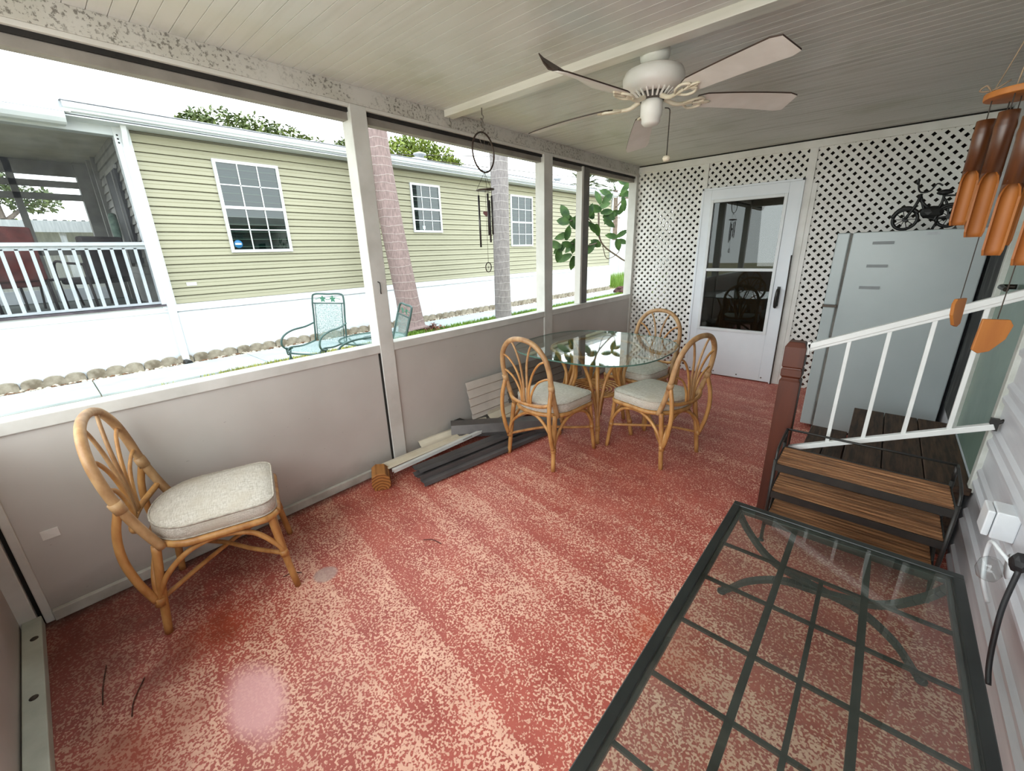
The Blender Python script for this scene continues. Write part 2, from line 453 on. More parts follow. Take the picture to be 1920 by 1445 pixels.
b=B(); b.box(1.76,1.80,YB-.006,YB+.002,0,2.0); obj('batten',b,lat_mat,wb,.001)
b=B(); b.box(-.02,XW,YB-.012,YB+.06,ZC-.012,ZC); obj('shadow_gap',b,black_gap,wb)
# dim room behind the lattice; its left side is lattice too and lets daylight in
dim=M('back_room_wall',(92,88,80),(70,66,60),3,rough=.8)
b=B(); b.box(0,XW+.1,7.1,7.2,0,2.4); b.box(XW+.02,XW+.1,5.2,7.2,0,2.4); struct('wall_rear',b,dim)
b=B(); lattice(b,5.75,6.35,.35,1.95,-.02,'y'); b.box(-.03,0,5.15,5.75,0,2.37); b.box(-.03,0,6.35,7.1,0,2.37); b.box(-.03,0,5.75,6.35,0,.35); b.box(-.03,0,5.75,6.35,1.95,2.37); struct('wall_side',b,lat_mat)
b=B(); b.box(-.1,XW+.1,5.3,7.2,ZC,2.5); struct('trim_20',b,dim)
# storm door
dr=bpy.data.objects.new('door_1',None); link(dr); dr['kind']='structure'
door_mat=M('door_white',(238,243,248),(228,234,240),2,rough=.4)
b=B(); b.box(.785,.865,YB-.03,YB+.02,.01,2.03); b.box(1.58,1.68,YB-.03,YB+.02,.01,2.03)
b.box(.865,1.58,YB-.03,YB+.02,1.93,2.03); b.box(.865,1.58,YB-.03,YB+.02,.01,.53); obj('leaf',b,door_mat,dr,.003)
b=B()
for x0,x1,z0,z1 in ((.865,.895,.53,1.93),(1.55,1.58,.53,1.93),(.895,1.55,1.90,1.93),(.895,1.55,.53,.56),(.895,1.55,1.19,1.22)):
    b.box(x0,x1,YB-.04,YB-.01,z0,z1)
obj('glazing_frame',b,M('storm_frame',(232,236,238),(220,224,226),4,rough=.35),dr,.003)
b=B(); b.box(.89,1.555,YB-.012,YB-.008,.55,1.91); obj('pane',b,glass('storm_glass',(.55,.6,.58,1)),dr)
b=B(); b.box(.765,.787,YB-.035,YB+.03,0,2.05); b.box(1.678,1.70,YB-.035,YB+.03,0,2.05); b.box(.765,1.70,YB-.035,YB+.03,2.03,2.05); obj('jamb',b,door_mat,dr,.002)
b=B(); b.tube([(1.632,YB-.04,1.02),(1.632,YB-.085,1.0),(1.628,YB-.09,.92),(1.626,YB-.075,.84),(1.63,YB-.035,.83)],[.012,.016,.017,.014,.008],10); b.box(1.618,1.646,YB-.04,YB-.028,.84,1.04); obj('handle',b,black_metal,dr)
b=B(); b.tube([(1.70,YB-.05,.0),(1.70,YB-.05,.9),(1.695,YB-.045,1.35)],.006,8); obj('wire',b,cord_mat,dr)
b=B(); 
for x,z in ((.83,.045),(1.10,.05),(1.35,.045),(1.60,.05)): b.lathe([(.008,0),(.006,.004),(0,.005)],(x,YB-.031,z),10,Matrix.Rotation(rad(90),4,'X'))
obj('screw',b,M('dull_screw',(120,116,110),(90,86,80),20,rough=.4,metal=.6),dr)

# ------------------------------------------------------------------ right wall: house siding with a pale green door
sid=M('right_wall_siding',(214,216,220),(192,193,198),3,(1,.5,5),rough=.42)
def ridged(z0,z1,x):
    P=[]; z=z0
    while z<z1-.01:
        for dz,dx in ((0,0),(.012,-.012),(.03,-.014),(.045,-.002),(.06,-.002),(.072,-.011),(.085,-.011),(.098,0),(.2,0)):
            if z+dz<=z1: P.append((x+dx,z+dz))
        z+=.2
    P.append((x,z1)); return P
b=B(); b.open=True
b.strip(ridged(.0,ZC,XW+.0),'y',-1.6,2.575); b.box(XW+.002,XW+.1,-1.6,2.575,0,ZC)
b.box(XW+.005,XW+.1,3.52,5.2,0,ZC); b.box(XW+.002,XW+.1,2.575,3.52,2.25,ZC); b.box(XW+.002,XW+.1,2.575,3.52,0,.37)
struct('wall_right',b,sid)
d2=bpy.data.objects.new('door_2',None); link(d2); d2['kind']='structure'
b=B(); b.box(XW-.018,XW+.03,2.575,2.625,.37,2.28); b.box(XW-.018,XW+.03,3.435,3.485,.37,2.28); b.box(XW-.018,XW+.03,2.575,3.485,2.24,2.28); obj('casing',b,M('door_casing',(206,208,202),(180,182,174),8,rough=.5),d2,.003)
b=B(); b.box(XW+.004,XW+.04,2.625,3.435,.385,2.24); obj('leaf',b,M('sage_green_panel',(126,150,138),(112,136,124),3,rough=.25,spec=.6),d2)
b=B(); b.tube([(XW,3.08,1.24),(XW-.045,3.08,1.24),(XW-.052,3.04,1.24),(XW-.05,2.94,1.237)],[.012,.012,.011,.009],10); obj('handle',b,M('dark_bronze',(58,52,46),(40,36,32),12,rough=.35,metal=.7),d2)
b=B(); b.box(XW-.012,XW+.02,3.49,3.97,.37,2.28); struct('trim_21',b,M('gap_shade_black',(28,28,28),(92,92,90),12,(1,1,.4),rough=.7,lo=.5,hi=.75))  # dark strip painted in for the shaded gap between door casing and refrigerator

# ------------------------------------------------------------------ outdoors: ground, path, gravel, grass
soil=M('sandy_soil',(176,160,132),(118,116,72),2.2,rough=.9,lo=.35,hi=.6,bmp=.01)
b=B(); b.box(-60,-.10,-30,70,GZ-.2,GZ); b.box(-.10,30,-30,-1.6,GZ-.2,GZ); b.box(-.10,30,7.2,70,GZ-.2,GZ); struct('ground',b,soil)
b=B(); 
yj=-9.0
while yj<22: b.box(-5.3,-4.34,yj+.006,yj+1.85-.006,GZ,GZ+.03); yj+=1.85
struct('path',b,M('pale_concrete',(186,196,200),(168,178,182),3,rough=.8),.004)
grv=[M('gravel_white',(214,206,194),(170,158,140),30,rough=.9),M('gravel_tan',(126,94,68),(84,60,44),30,rough=.9)]
b=B()
for i in range(1500):
    yy=-1.5+R.random()**1.3*15; xx=-5.5+R.random()*.24; s_=R.uniform(.016,.034)
    b.mi=0 if R.random()<.55 else 1
    n0=len(b.bm.faces); b.blob((xx,yy,GZ+s_*.35),(s_,s_*R.uniform(.7,1.2),s_*.6),i,.5,1)
o=obj('gravel',b,grv); o['kind']='stuff'; tag(o,'white and tan gravel between the path and the house','gravel')
grassm=M('grass_green',(128,160,60),(88,122,36),3,rough=.7)
def blades(n,fn,name,label,mat,hmin=.04,hmax=.11,lean=.5):
    b=B(); b.open=True
    for i in range(n):
        q=fn()
        if q is None: continue
        x,y=q; h=R.uniform(hmin,hmax); a=R.uniform(0,2*PI); w=R.uniform(.004,.008); l=h*lean*R.random()
        dx,dy=math.cos(a)*l,math.sin(a)*l; px,py=-math.sin(a)*w,math.cos(a)*w
        v=[b.bm.verts.new(p) for p in ((x-px,y-py,GZ),(x+px,y+py,GZ),(x+dx*.4+px*.7,y+dy*.4+py*.7,GZ+h*.6),(x+dx*.4-px*.7,y+dy*.4-py*.7,GZ+h*.6),(x+dx,y+dy,GZ+h))]
        b.face([v[0],v[1],v[2],v[3]]); b.face([v[3],v[2],v[4]])
    o=obj(name,b,mat); o['kind']='stuff'; return tag(o,label,'grass')
blades(15000,lambda:(-4.30+R.random()**2.2*1.3,4.6+R.random()**1.2*9.6),'grass','green grass strip along the near edge of the path',grassm,.05,.12)
def sparse():
    x=-4.33+R.random()**2*1.2; y=.8+R.random()*4.0
    return (x,y) if noise.noise(Vector((x*2.2,y*2.2,1)))>-.1 else None
blades(3600,sparse,'grass','thin dry grass in the sand beside the path',M('grass_dry',(176,176,96),(130,140,62),3,rough=.8),.03,.07,.9)
blades(9000,lambda:(-7.6+R.random()*3.4,15.2+R.random()*5.5),'grass','bright tall grass in front of the white fence',grassm,.15,.5,.6)
# scalloped concrete edging blocks at the foot of the skirting
edg=M('edging_concrete',(166,158,142),(112,102,86),8,rough=.9,bmp=.004)
def edging_block():
    b=B(); n=3; wv=.198
    poly=[(0,0,0)]
    for i in range(n):
        for k in range(9):
            a=PI-PI*k/8; poly.append((0,i*wv+wv/2+math.cos(a)*wv/2*.98,.085+math.sin(a)*.055))
    poly.append((0,n*wv,0)); b.prism(poly,(.05,0,0)); return b
eb=obj('edging_block',edging_block(),edg,bevel=.006); yy=-2.2; first=True; i=0
GRP='scalloped edging blocks along the house'
while yy<14.4:
    if not (1.14<yy+.3<1.62):
        o=eb if first else eb.copy()
        if not first: COL.objects.link(o)
        o.location=(-5.545+R.uniform(-.006,.006),yy,GZ-.005); o.rotation_euler=(0,R.uniform(-.05,.05),0)
        tag(o,'scalloped grey concrete edging block at the foot of the white skirting','edging block',GRP); first=False
    yy+=.606

# ------------------------------------------------------------------ neighbouring house
HX=-5.6
hs=thing('house','olive lap sided house with white skirting and screened porch beyond the path','house',(HX,7,GZ))
def H(name,b,mat,parent=None,bevel=0):
    """house parts are written in world coordinates and moved under the house"""
    for v in b.bm.verts: v.co-=Vector((HX,7,GZ))
    return obj(name,b,mat,parent or hs,bevel)
sidm=M('olive_vinyl',(158,155,132),(150,147,124),2,(1,.3,1),rough=.5)
b=B(); b.open=True; P=[]; z=.85; q=.1145
while z<3.10:
    P+=[(HX+.026,z),(HX+.027,z+.008),(HX+.017,z+q*.46),(HX+.021,z+q*.56),(HX+.010,z+q-.013),(HX-.022,z+q-.009),(HX-.022,z+q-.001)]; z+=q
P.append((HX,z+.0)); b.strip(P[::-1],'y',1.36,14.8); H('siding',b,sidm)
b=B(); b.box(HX-.25,HX-.05,1.36,14.8,.80,3.3); b.box(HX-3.0,HX-.05,14.7,14.8,.0,3.3); H('wall_core',b,sidm)
skm=M('white_skirting',(226,228,230),(214,218,222),2,(1,1,.4),rough=.5)
b=B(); b.open=True; P=[]; yy=-4.0
b.strip([(HX+.03,GZ),(HX+.03,.76)],'y',-4,14.8); b.box(HX-.1,HX+.028,-4,14.8,GZ,.80)
b.box(HX,HX+.045,-4,14.8,.74,.845)
yy=-4
while yy<14.8: b.box(HX+.03,HX+.034,yy,yy+.012,GZ,.74); yy+=.3
H('skirting',b,skm,None)
b=B(); b.box(HX+.02,HX+.034,1.34,14.8,.725,.742); H('skirting_drip_line',b,M('drip_grey',(150,156,166),(176,180,186),12,rough=.6))
gut=M('gutter_white',(196,202,206),(184,190,196),2,rough=.4)
b=B(); b.open=True
b.strip([(-5.56,3.19),(-5.40,3.19),(-5.40,3.18),(-5.30,3.18),(-5.30,3.20),(-5.265,3.215),(-5.265,3.235),(-5.25,3.25),(-5.24,3.295),(-5.25,3.31),(-5.30,3.31),(-5.33,3.26)],'y',.80,14.6); H('gutter',b,gut)
b=B(); b.open=True; b.strip([(-5.24,3.315),(-5.26,3.33),(-10.0,4.0)],'y',.8,14.75); b.box(-10.2,-5.7,-4,14.7,3.28,3.30); H('roof',b,M('grey_shingle',(150,150,152),(120,120,124),20,rough=.9))
b=B(); b.open=True; b.box(-5.60,-5.3,.80,14.6,3.165,3.19); H('soffit',b,gut)
b=B(); b.box(-5.58,-5.56,1.35,1.41,.84,3.2); H('corner_trim',b,vinyl_white,None,.004)
b=B(); b.box(-5.595,-5.535,14.74,14.82,.1,3.2); H('corner_trim',b,vinyl_white,None,.004)
# porch part of the house
b=B(); b.open=True
b.strip([(-5.56,3.09),(-5.36,3.09),(-5.34,3.07),(-5.30,3.09),(-5.27,3.13),(-5.25,3.19),(-5.27,3.2),(-5.35,3.15)],'y',-4,.80); H('porch_gutter',b,gut)
b=B(); b.open=True; b.strip([(-5.26,3.2),(-5.3,3.24),(-8.9,3.3)],'y',-4,.86); H('porch_roof',b,M('porch_roof_white',(232,232,232),(214,214,214),4,rough=.6))
b=B(); b.box(-5.68,-5.5,.30,.86,3.24,3.38); H('flashing',b,gut)
b=B(); b.box(-5.70,-5.55,-4,1.36,3.06,3.2); H('porch_header',b,gut,None,.004)
b=B(); b.box(-5.70,-5.54,1.235,1.365,.78,3.2); H('porch_post',b,vinyl_white,None,.004)
b=B()
for k in range(3): b.lathe([(.012,0),(.01,.004),(0,.005)],(-5.54,1.27+.0,3.07-.045*k),10,Matrix.Rotation(rad(90),4,'Y'))
H('bolt',b,black_metal)
b=B(); b.tube([(-5.42,1.335,3.18),(-5.44,1.335,3.10),(-5.50,1.33,3.0),(-5.505,1.33,2.9)],.042,4,sub=3); b.box(-5.545,-5.47,1.285,1.375,.02,2.92); b.tube([(-5.505,1.33,.06),(-5.49,1.33,.0),(-5.40,1.34,-.025)],.042,4,sub=3); H('downspout',b,vinyl_white,None,.006)
b=B(); b.tube([(-5.41,1.31,-.01),(-5.30,1.33,-.02)],.045,12,sub=1); H('drain_pipe',b,black_metal)
rl=B(); rl.box(-5.66,-5.55,-4,1.24,1.69,1.735); rl.box(-5.65,-5.57,-4,1.24,.87,.90)
rl.box(-5.62,-5.59,-4,1.24,1.64,1.69); H('railing',rl,vinyl_white,None,.003)
yy=-2.6
rlo=[o for o in hs.children if o.name.startswith('railing')][0]
while yy<1.2:
    b=B(); b.box(-5.625,-5.59,yy,yy+.036,.885,1.66); H('baluster',b,vinyl_white,rlo,.002); yy+=.1235
b=B(); b.box(-5.72,-5.52,-4,1.3,.835,.862); H('porch_sill',b,M('sill_dark',(84,76,84),(60,54,60),8,rough=.6))
pg=M('porch_grey',(126,124,118),(104,102,98),3,rough=.6)
b=B(); b.box(-8.6,-5.6,-4,1.3,.70,.84); H('porch_floor',b,M('porch_green_floor',(70,80,74),(56,62,58),4,rough=.8))
b=B(); b.box(-8.6,-5.7,-4,1.3,3.12,3.18); H('porch_ceiling',b,M('porch_ceiling_grey',(196,194,186),(176,174,168),3,rough=.6))
b=B(); b.open=True; P=[]; z=.84
while z<3.12: P+=[(1.225,z),(1.245,z+.11)]; z+=.1145
b.strip(P,'x',-8.6,-5.68); b.box(-8.6,-5.68,1.25,1.34,.8,3.2); H('porch_side_wall',b,pg)
b=B()
for x0,x1 in ((-8.6,-8.5),(-8.5,-8.42)): b.box(x0,x1,1.02,1.24,.84,3.12)
b.box(-8.1,-8.02,1.16,1.24,.84,3.12); b.box(-7.75,-7.68,1.18,1.24,.84,3.12); H('porch_corner_stud',b,pg,None,.003)
b=B(); b.box(-6.75,-5.95,1.195,1.235,1.45,2.72); H('porch_window',b,M('dark_window',(30,30,32),(42,42,44),4,rough=.6,spec=.2),None,.003)
b=B(); b.box(-6.80,-5.90,1.19,1.226,2.72,2.77); b.box(-6.80,-6.75,1.185,1.226,1.4,2.77); b.box(-6.2,-6.17,1.185,1.22,1.45,2.72); H('porch_window_frame',b,pg)
b=B(); b.tube([(-7.1,1.17,2.2),(-6.95,1.15,1.95),(-6.9,1.14,1.6)],[.05,.06,.02],8); H('folded_umbrella',b,M('sage_cloth',(110,128,116),(80,98,88),12,rough=.9))
b=B(); b.box(-8.56,-8.48,-4,1.1,2.72,2.82); b.box(-8.56,-8.48,-4,1.1,2.52,2.62); b.box(-8.56,-8.48,-4,1.1,1.62,1.70); b.box(-8.56,-8.48,-4,1.1,2.9,3.12)
b.box(-8.56,-8.48,.21,.30,.84,3.12); b.box(-8.56,-8.48,-1.3,-1.2,.84,3.12); H('porch_screen_frame',b,pg,None,.003)
b=B(); b.box(-8.58,-8.5,-4,1.1,.84,1.05); H('porch_far_sill',b,vinyl_white)
b=B(); b.box(-5.545,-5.543,-4,1.236,.865,3.06); H('insect_screen',b,glass('screen_cloth',(.93,.94,.95,1),.5,((.25,.25,.26,1),.06),.0))
# windows
win_pane=glass('house_glass',(.30,.42,.44,1),.0,None,.085)
def house_window(y0,y1,z0,z1,zm,blind_col,nm):
    fr=B(); x0,x1=HX+.0,HX+.05; w=.045
    fr.box(x0,x1,y0,y0+w,z0,z1); fr.box(x0,x1,y1-w,y1,z0,z1); fr.box(x0,x1,y0+w,y1-w,z1-w,z1); fr.box(x0,x1,y0+w,y1-w,z0,z0+w); fr.box(x0,x1+.004,y0+w,y1-w,zm-.022,zm+.022)
    F_=H('window_frame',fr,vinyl_white,None,.003)
    b=B()
    for a,c in ((z0+w,zm-.022),(zm+.022,z1-w)):
        for k in (1,2): yy=y0+w+(y1-y0-2*w)*k/3; b.box(HX+.030,HX+.040,yy-.008,yy+.008,a,c)
        zz=(a+c)/2; b.box(HX+.030,HX+.040,y0+w,y1-w,zz-.008,zz+.008)
    H('muntin',b,vinyl_white,F_)
    b=B(); b.box(HX+.026,HX+.029,y0+w,y1-w,z0+w,z1-w); H('pane',b,win_pane,F_)
    b=B(); z=z0+w+.01
    while z<z1-w: b.bar((HX+.016,y0+w,z),(HX+.016,y1-w,z),.018,.002,(.5,0,1)); z+=.032
    H('blind',b,M('blind_'+nm,blind_col,[c*.85 for c in blind_col],4,rough=.5),F_)
    b=B(); b.box(HX-.02,HX+.006,y0+.02,y1-.02,z0+.02,z1-.02); H('interior',b,M('window_dark',(20,26,30),(12,16,20),4,rough=.7),F_)
    return F_
w1=house_window(2.30,3.25,1.57,2.93,2.25,(34,44,48),'dark')
house_window(5.90,6.71,1.92,2.92,2.40,(126,156,160),'pale')
house_window(9.14,10.10,1.585,2.915,2.22,(120,170,178),'teal')
b=B(); b.lathe([(.062,0),(.062,.002),(0,.002)],(HX+.0305,2.42,1.70),20,Matrix.Rotation(rad(90),4,'Y')); stk=H('sticker',b,M('blue_sticker',(40,120,170),(30,100,150),8,rough=.3),w1)
b=B(); b.box(HX+.033,HX+.034,2.375,2.465,1.69,1.715); H('sticker_band',b,vinyl_white,w1)
b=B(); b.box(HX+.03,HX+.034,6.15,6.22,1.99,2.06); H('sticker',b,M('pale_sticker',(200,220,226),(160,190,200),8,rough=.3),w1)
b=B(); b.box(HX+.022,HX+.03,1.60,1.73,1.10,1.15); H('vent_tag',b,vinyl_white,None,.003)
for yv,xv in ((7.3,-7.0),(13.3,-7.0)):
    b=B(); b.box(xv-.12,xv+.12,yv-.18,yv+.18,3.5,3.76); b.lathe([(.10,0),(.10,.08),(.16,.10),(.16,.13),(.03,.17)],(xv,yv+.05,3.74),16); H('roof_vent',b,M('galvanised',(186,190,194),(160,164,168),8,rough=.4,metal=.3),None)
# furniture inside the neighbour's porch
blk=M('porch_black',(34,28,30),(50,40,40),6,rough=.7); mar=M('porch_maroon',(112,52,46),(86,40,36),6,rough=.8)
def porch_seat(name,label,loc,rz,mat,cush):
    t=thing(name,label,'chair',loc,rz)
    b=B(); b.box(-.29,.29,-.28,.28,.34,.44); obj('seat',b,cush,t,.03)
    b=B(); b.box(-.29,.29,-.34,-.24,.42,1.12 if cush is mar else 1.0); obj('backrest',b,cush,t,.03)
    for sx in (-1,1):
        b=B(); b.tube([(sx*.3,-.28,.62),(sx*.31,.0,.64),(sx*.31,.26,.62),(sx*.3,.28,.0)],.017,8); obj('armrest',b,mat,t)
        b=B(); b.tube([(sx*.3,-.27,.62),(sx*.3,-.3,0)],.017,8,sub=1); obj('leg',b,mat,t)
    return t
porch_seat('lounge_chair','maroon cushioned chair on the neighbour porch at the left edge',(-6.55,-.20,.84),rad(120),blk,mar)
porch_seat('lounge_chair','black chair on the neighbour porch nearest the corner post',(-6.6,.72,.84),rad(120),blk,blk)
t=thing('porch_table','small dark table between the neighbour porch chairs','table',(-6.9,.30,.84))
b=B(); b.lathe([(.0,.40),(.30,.40),(.30,.43),(0,.43)],n=24); obj('tabletop',b,blk,t)
for k in range(3):
    a=k*2*PI/3; b=B(); b.tube([(.2*math.cos(a),.2*math.sin(a),.4),(.24*math.cos(a),.24*math.sin(a),0)],.014,8,sub=1); obj('leg',b,blk,t)
# white building behind the porch, fence at the far end, power lines
cw=M('corrugated_white',(232,236,238),(206,212,216),3,(1,8,1),rough=.5)
t=thing('carport','white carport with ribbed roof seen through the neighbour porch','carport',(-12.6,0,GZ))
b=B(); b.open=True; P=[]
for k in range(60): P+=[(-4+k*.15,2.42),(-4+k*.15+.06,2.42),(-4+k*.15+.075,2.46),(-4+k*.15+.135,2.46)]
b.strip([(u,v) for u,v in P],'x',-2,1.0); b.box(.8,1.0,-4,5,2.2,2.44); obj('roof',b,cw,t)
b=B(); b.box(-1.4,-1.3,-4,5,.0,2.3); obj('wall',b,cw,t)
for yy in (-1.5,.75,3):
    b=B(); b.box(.85,.95,yy,yy+.1,0,2.3); obj('post',b,cw,t)
t=thing('fence','white vinyl privacy fence at the far end of the yard','fence',(-6.5,20.8,GZ))
b=B()
for k in range(30): b.box(-6+k*.3,-6+k*.3+.285,0,.04,.1,1.78)
obj('panel',b,vinyl_white,t,.004)
b=B(); b.box(-6,3,-.02,.06,1.78,1.90); b.box(-6,3,-.02,.06,.02,.12); obj('rail',b,vinyl_white,t,.004)
for k in range(5):
    b=B(); b.box(-6+k*2.2,-6+k*2.2+.12,-.04,.08,0,2.0); obj('post',b,vinyl_white,t,.004)
for lab,pts in (('lower power line above the house roof',[(-10,5,4.35),(-10,14,4.62),(-10,32,5.4)]),('upper power line above the house roof',[(-11.5,5,4.3),(-11.5,12,5.1),(-11.5,20,6.0)])):
    b=B(); b.tube(pts,.014,6,sub=4); tag(obj('power_line',b,cord_mat),lab,'cable')

# ------------------------------------------------------------------ trees and plants
leaf_a=M('leaf_yellow_green',(134,148,58),(84,102,36),2.5,rough=.6); leaf_b=M('leaf_mid_green',(100,112,56),(60,76,36),2.5,rough=.6); leaf_d=M('leaf_palm',(104,122,84),(66,86,58),2.5,rough=.6)
bark=M('bark_grey',(130,116,104),(96,84,76),14,(1,1,.3),rough=.9,bmp=.01)
def crown(blobs,n,size,seed):
    b=B(); b.open=True; rr=random.Random(seed)
    for (cx,cy,cz,rx,ry,rz) in blobs:
        for i in range(n):
            while True:
                p=Vector((rr.uniform(-1,1),rr.uniform(-1,1),rr.uniform(-1,1)))
                if .25<p.length<1: break
            q=Vector((cx+p.x*rx,cy+p.y*ry,cz+p.z*rz)); d=Vector((rr.uniform(-1,1),rr.uniform(-1,1),rr.uniform(-.6,1)))
            b.leaf(q,d,Vector((rr.uniform(-1,1),rr.uniform(-1,1),1)),size*rr.uniform(.7,1.3),size*.55,.2,2)
    return b
def tree(name,label,base,h,blobs,n,size,mat,seed,r=.2):
    t=thing(name,label,'tree',base)
    b=B(); b.tube([(0,0,0),(.05,.03,h*.5),(0,0,h)],[r,r*.8,r*.5],10)
    for (cx,cy,cz,rx,ry,rz) in blobs: b.tube([(0,0,h*.8),(cx*.5,cy*.5,(h*.8+cz)/2),(cx,cy,cz)],[r*.4,r*.25,r*.08],6,sub=3)
    obj('trunk',b,bark,t); obj('crown',crown(blobs,n,size,seed),mat,t); return t
tree('oak_tree','broad grey green tree rising behind the house roof',(-15,6.8,GZ),4.4,[(0,-1.4,5.45,1.2,1.1,.75),(0,-.4,5.5,1.2,1.1,.7),(0,.6,5.4,1.2,1.1,.62),(0,1.5,5.2,1.2,.9,.55),(0,-2.0,5.4,.8,.6,.6)],1100,.15,leaf_b,1)
tree('small_tree','small leafy treetop beside the near screen post above the roof',(-15,9.8,GZ),4.6,[(0,0,5.55,.7,.42,.45)],700,.13,leaf_b,5,.1)
tree('pine_tree','bright yellow green tree behind the house, right of the leaning palm trunk',(-14,12.9,GZ),4.4,[(0,-1.1,5.6,1,.8,.55),(0,-.2,5.95,1,.8,.6),(0,.8,5.55,1,.9,.6),(0,1.5,5.3,.8,.6,.4),(0,0,5.2,1,1.6,.5)],1000,.15,leaf_a,2)
def palm(label,base,h,n,l,seed):
    t=thing('palm_tree',label,'tree',base); rr=random.Random(seed)
    b=B(); b.tube([(0,0,0),(.1,0,h*.5),(0,0,h)],[.2,.17,.15],10); obj('trunk',b,bark,t)
    b=B(); b.open=True
    for i in range(n):
        a=rr.uniform(0,2*PI); el=rr.uniform(-.3,1.1); d=Vector((math.cos(a)*math.cos(el),math.sin(a)*math.cos(el),math.sin(el)))
        b.tube([(0,0,h),Vector((0,0,h))+d*l*.55],.012,5,sub=1)
        c=Vector((0,0,h))+d*l*.5; sd=d.cross(Vector((0,0,1))).normalized()
        for k in range(-7,8):
            e=(d+sd*math.tan(rad(k*9))*.9-Vector((0,0,.15*abs(k)/7))).normalized(); b.leaf(c,e,Vector((0,0,1)),l*.6*(1-.03*abs(k)),.05,.25,3)
    obj('crown',b,leaf_d,t); return t
palm('fan palm nearest the mullion, far behind the house end',(-12,23.2,GZ),5.0,26,1.2,1)
palm('fan palm beside the corner post, far behind the house end',(-12,27.0,GZ),5.1,28,1.3,2)
palm('low golden fan palm above the white fence',(-7.6,22.2,GZ),2.6,22,1.1,3).children[1].data.materials[0]=M('leaf_golden',(206,176,70),(160,150,60),2.5,rough=.6)
tree('distant_tree','dark tree seen through the neighbour porch, left of its mullion',(-15.5,-.05,GZ),3.2,[(0,0,3.6,.6,.5,.5),(0,.7,3.2,.6,.6,.35)],600,.13,leaf_b,9)
tree('hedge','green hedge row seen through the neighbour porch, beside the carport',(-19,1.2,GZ),2.2,[(0,-2.2,2.5,.7,.9,.5),(0,-.9,2.5,.7,.9,.45),(0,.4,2.5,.7,.9,.45)],600,.13,leaf_a,10)
# palm trunks close by
def trunkmat(name,c1,c2,c3):
    m,t,o=nt(name); b=bsdf(t,o,None,.85)
    c=N(t,'ShaderNodeTexCoord'); sep=N(t,'ShaderNodeSeparateXYZ'); L(t,c.outputs['Object'],sep.inputs[0])
    z=math_(t,'ADD',sep.outputs[2],math_(t,'MULTIPLY',noise_(t,c.outputs['Object'],4,4),.12))
    fr=math_(t,'FRACT',math_(t,'DIVIDE',z,.15)); ring=math_(t,'MAXIMUM',ramp(t,fr,.12,.03),ramp(t,fr,.95,1.0))
    fib=noise_(t,coords(t,(14,14,2.5)),3,6)
    col=mix(t,ramp(t,fib,.35,.65),srgb(*c1),srgb(*c2)); col=mix(t,math_(t,'MULTIPLY',ring,.6),col,srgb(*c3))
    L(t,col,b.inputs['Base Color']); bump(t,b,math_(t,'ADD',fib,ring),.01,.5); return m
t=thing('leaning_palm_trunk','pinkish ringed palm trunk leaning beside the near screen post','palm trunk',(-4.62,4.95,GZ))
b=B(); b.tube([(0,0,0),(-.03,0,.12),(-.09,0,.66),(-.38,0,2.25),(-.53,0,3.8),(-.62,0,6)],[.36,.27,.225,.215,.195,.18],20); obj('trunk',b,trunkmat('trunk_pink',(140,120,117),(114,97,95),(158,147,142)),t)
t=thing('straight_palm_trunk','grey straight palm trunk standing in the grass beyond the wind chime','palm trunk',(-4.02,7.03,GZ))
b=B(); b.tube([(0,0,0),(0,0,.1),(0,0,1),(.02,0,2.3),(.02,0,3.6),(0,0,6)],[.24,.19,.175,.18,.19,.18],20); obj('trunk',b,trunkmat('trunk_grey',(140,134,133),(112,106,107),(158,153,151)),t)
b=B(); b.open=True
for i in range(260):
    a=R.uniform(0,2*PI); q=abs(R.gauss(0,.16)); x,y=-4.22+math.cos(a)*q,5.15+math.sin(a)*q*1.4
    b.leaf((x,y,GZ+.01+max(0,.17-q*.45)*R.random()),(R.uniform(-1,1),R.uniform(-1,1),R.uniform(-.3,.6)),(0,0,1),R.uniform(.05,.1),.035,.3,2)
o=obj('leaf_litter',b,M('litter_brown',(136,84,66),(88,50,42),8,rough=.9)); o['kind']='stuff'; tag(o,'brown dead leaf litter piled at the leaning palm trunk','leaf litter')
b=B(); b.blob((0,0,.10),(.30,.34,.2),4,.7,3); b.blob((.1,-.3,.06),(.2,.2,.13),8,.7,3); tag(obj('lava_rock',b,M('rock_maroon',(96,62,58),(58,38,38),9,rough=.9,bmp=.01),loc=(-4.3,13.6,GZ)),'dark reddish rock in the grass near the far corner post','rock')
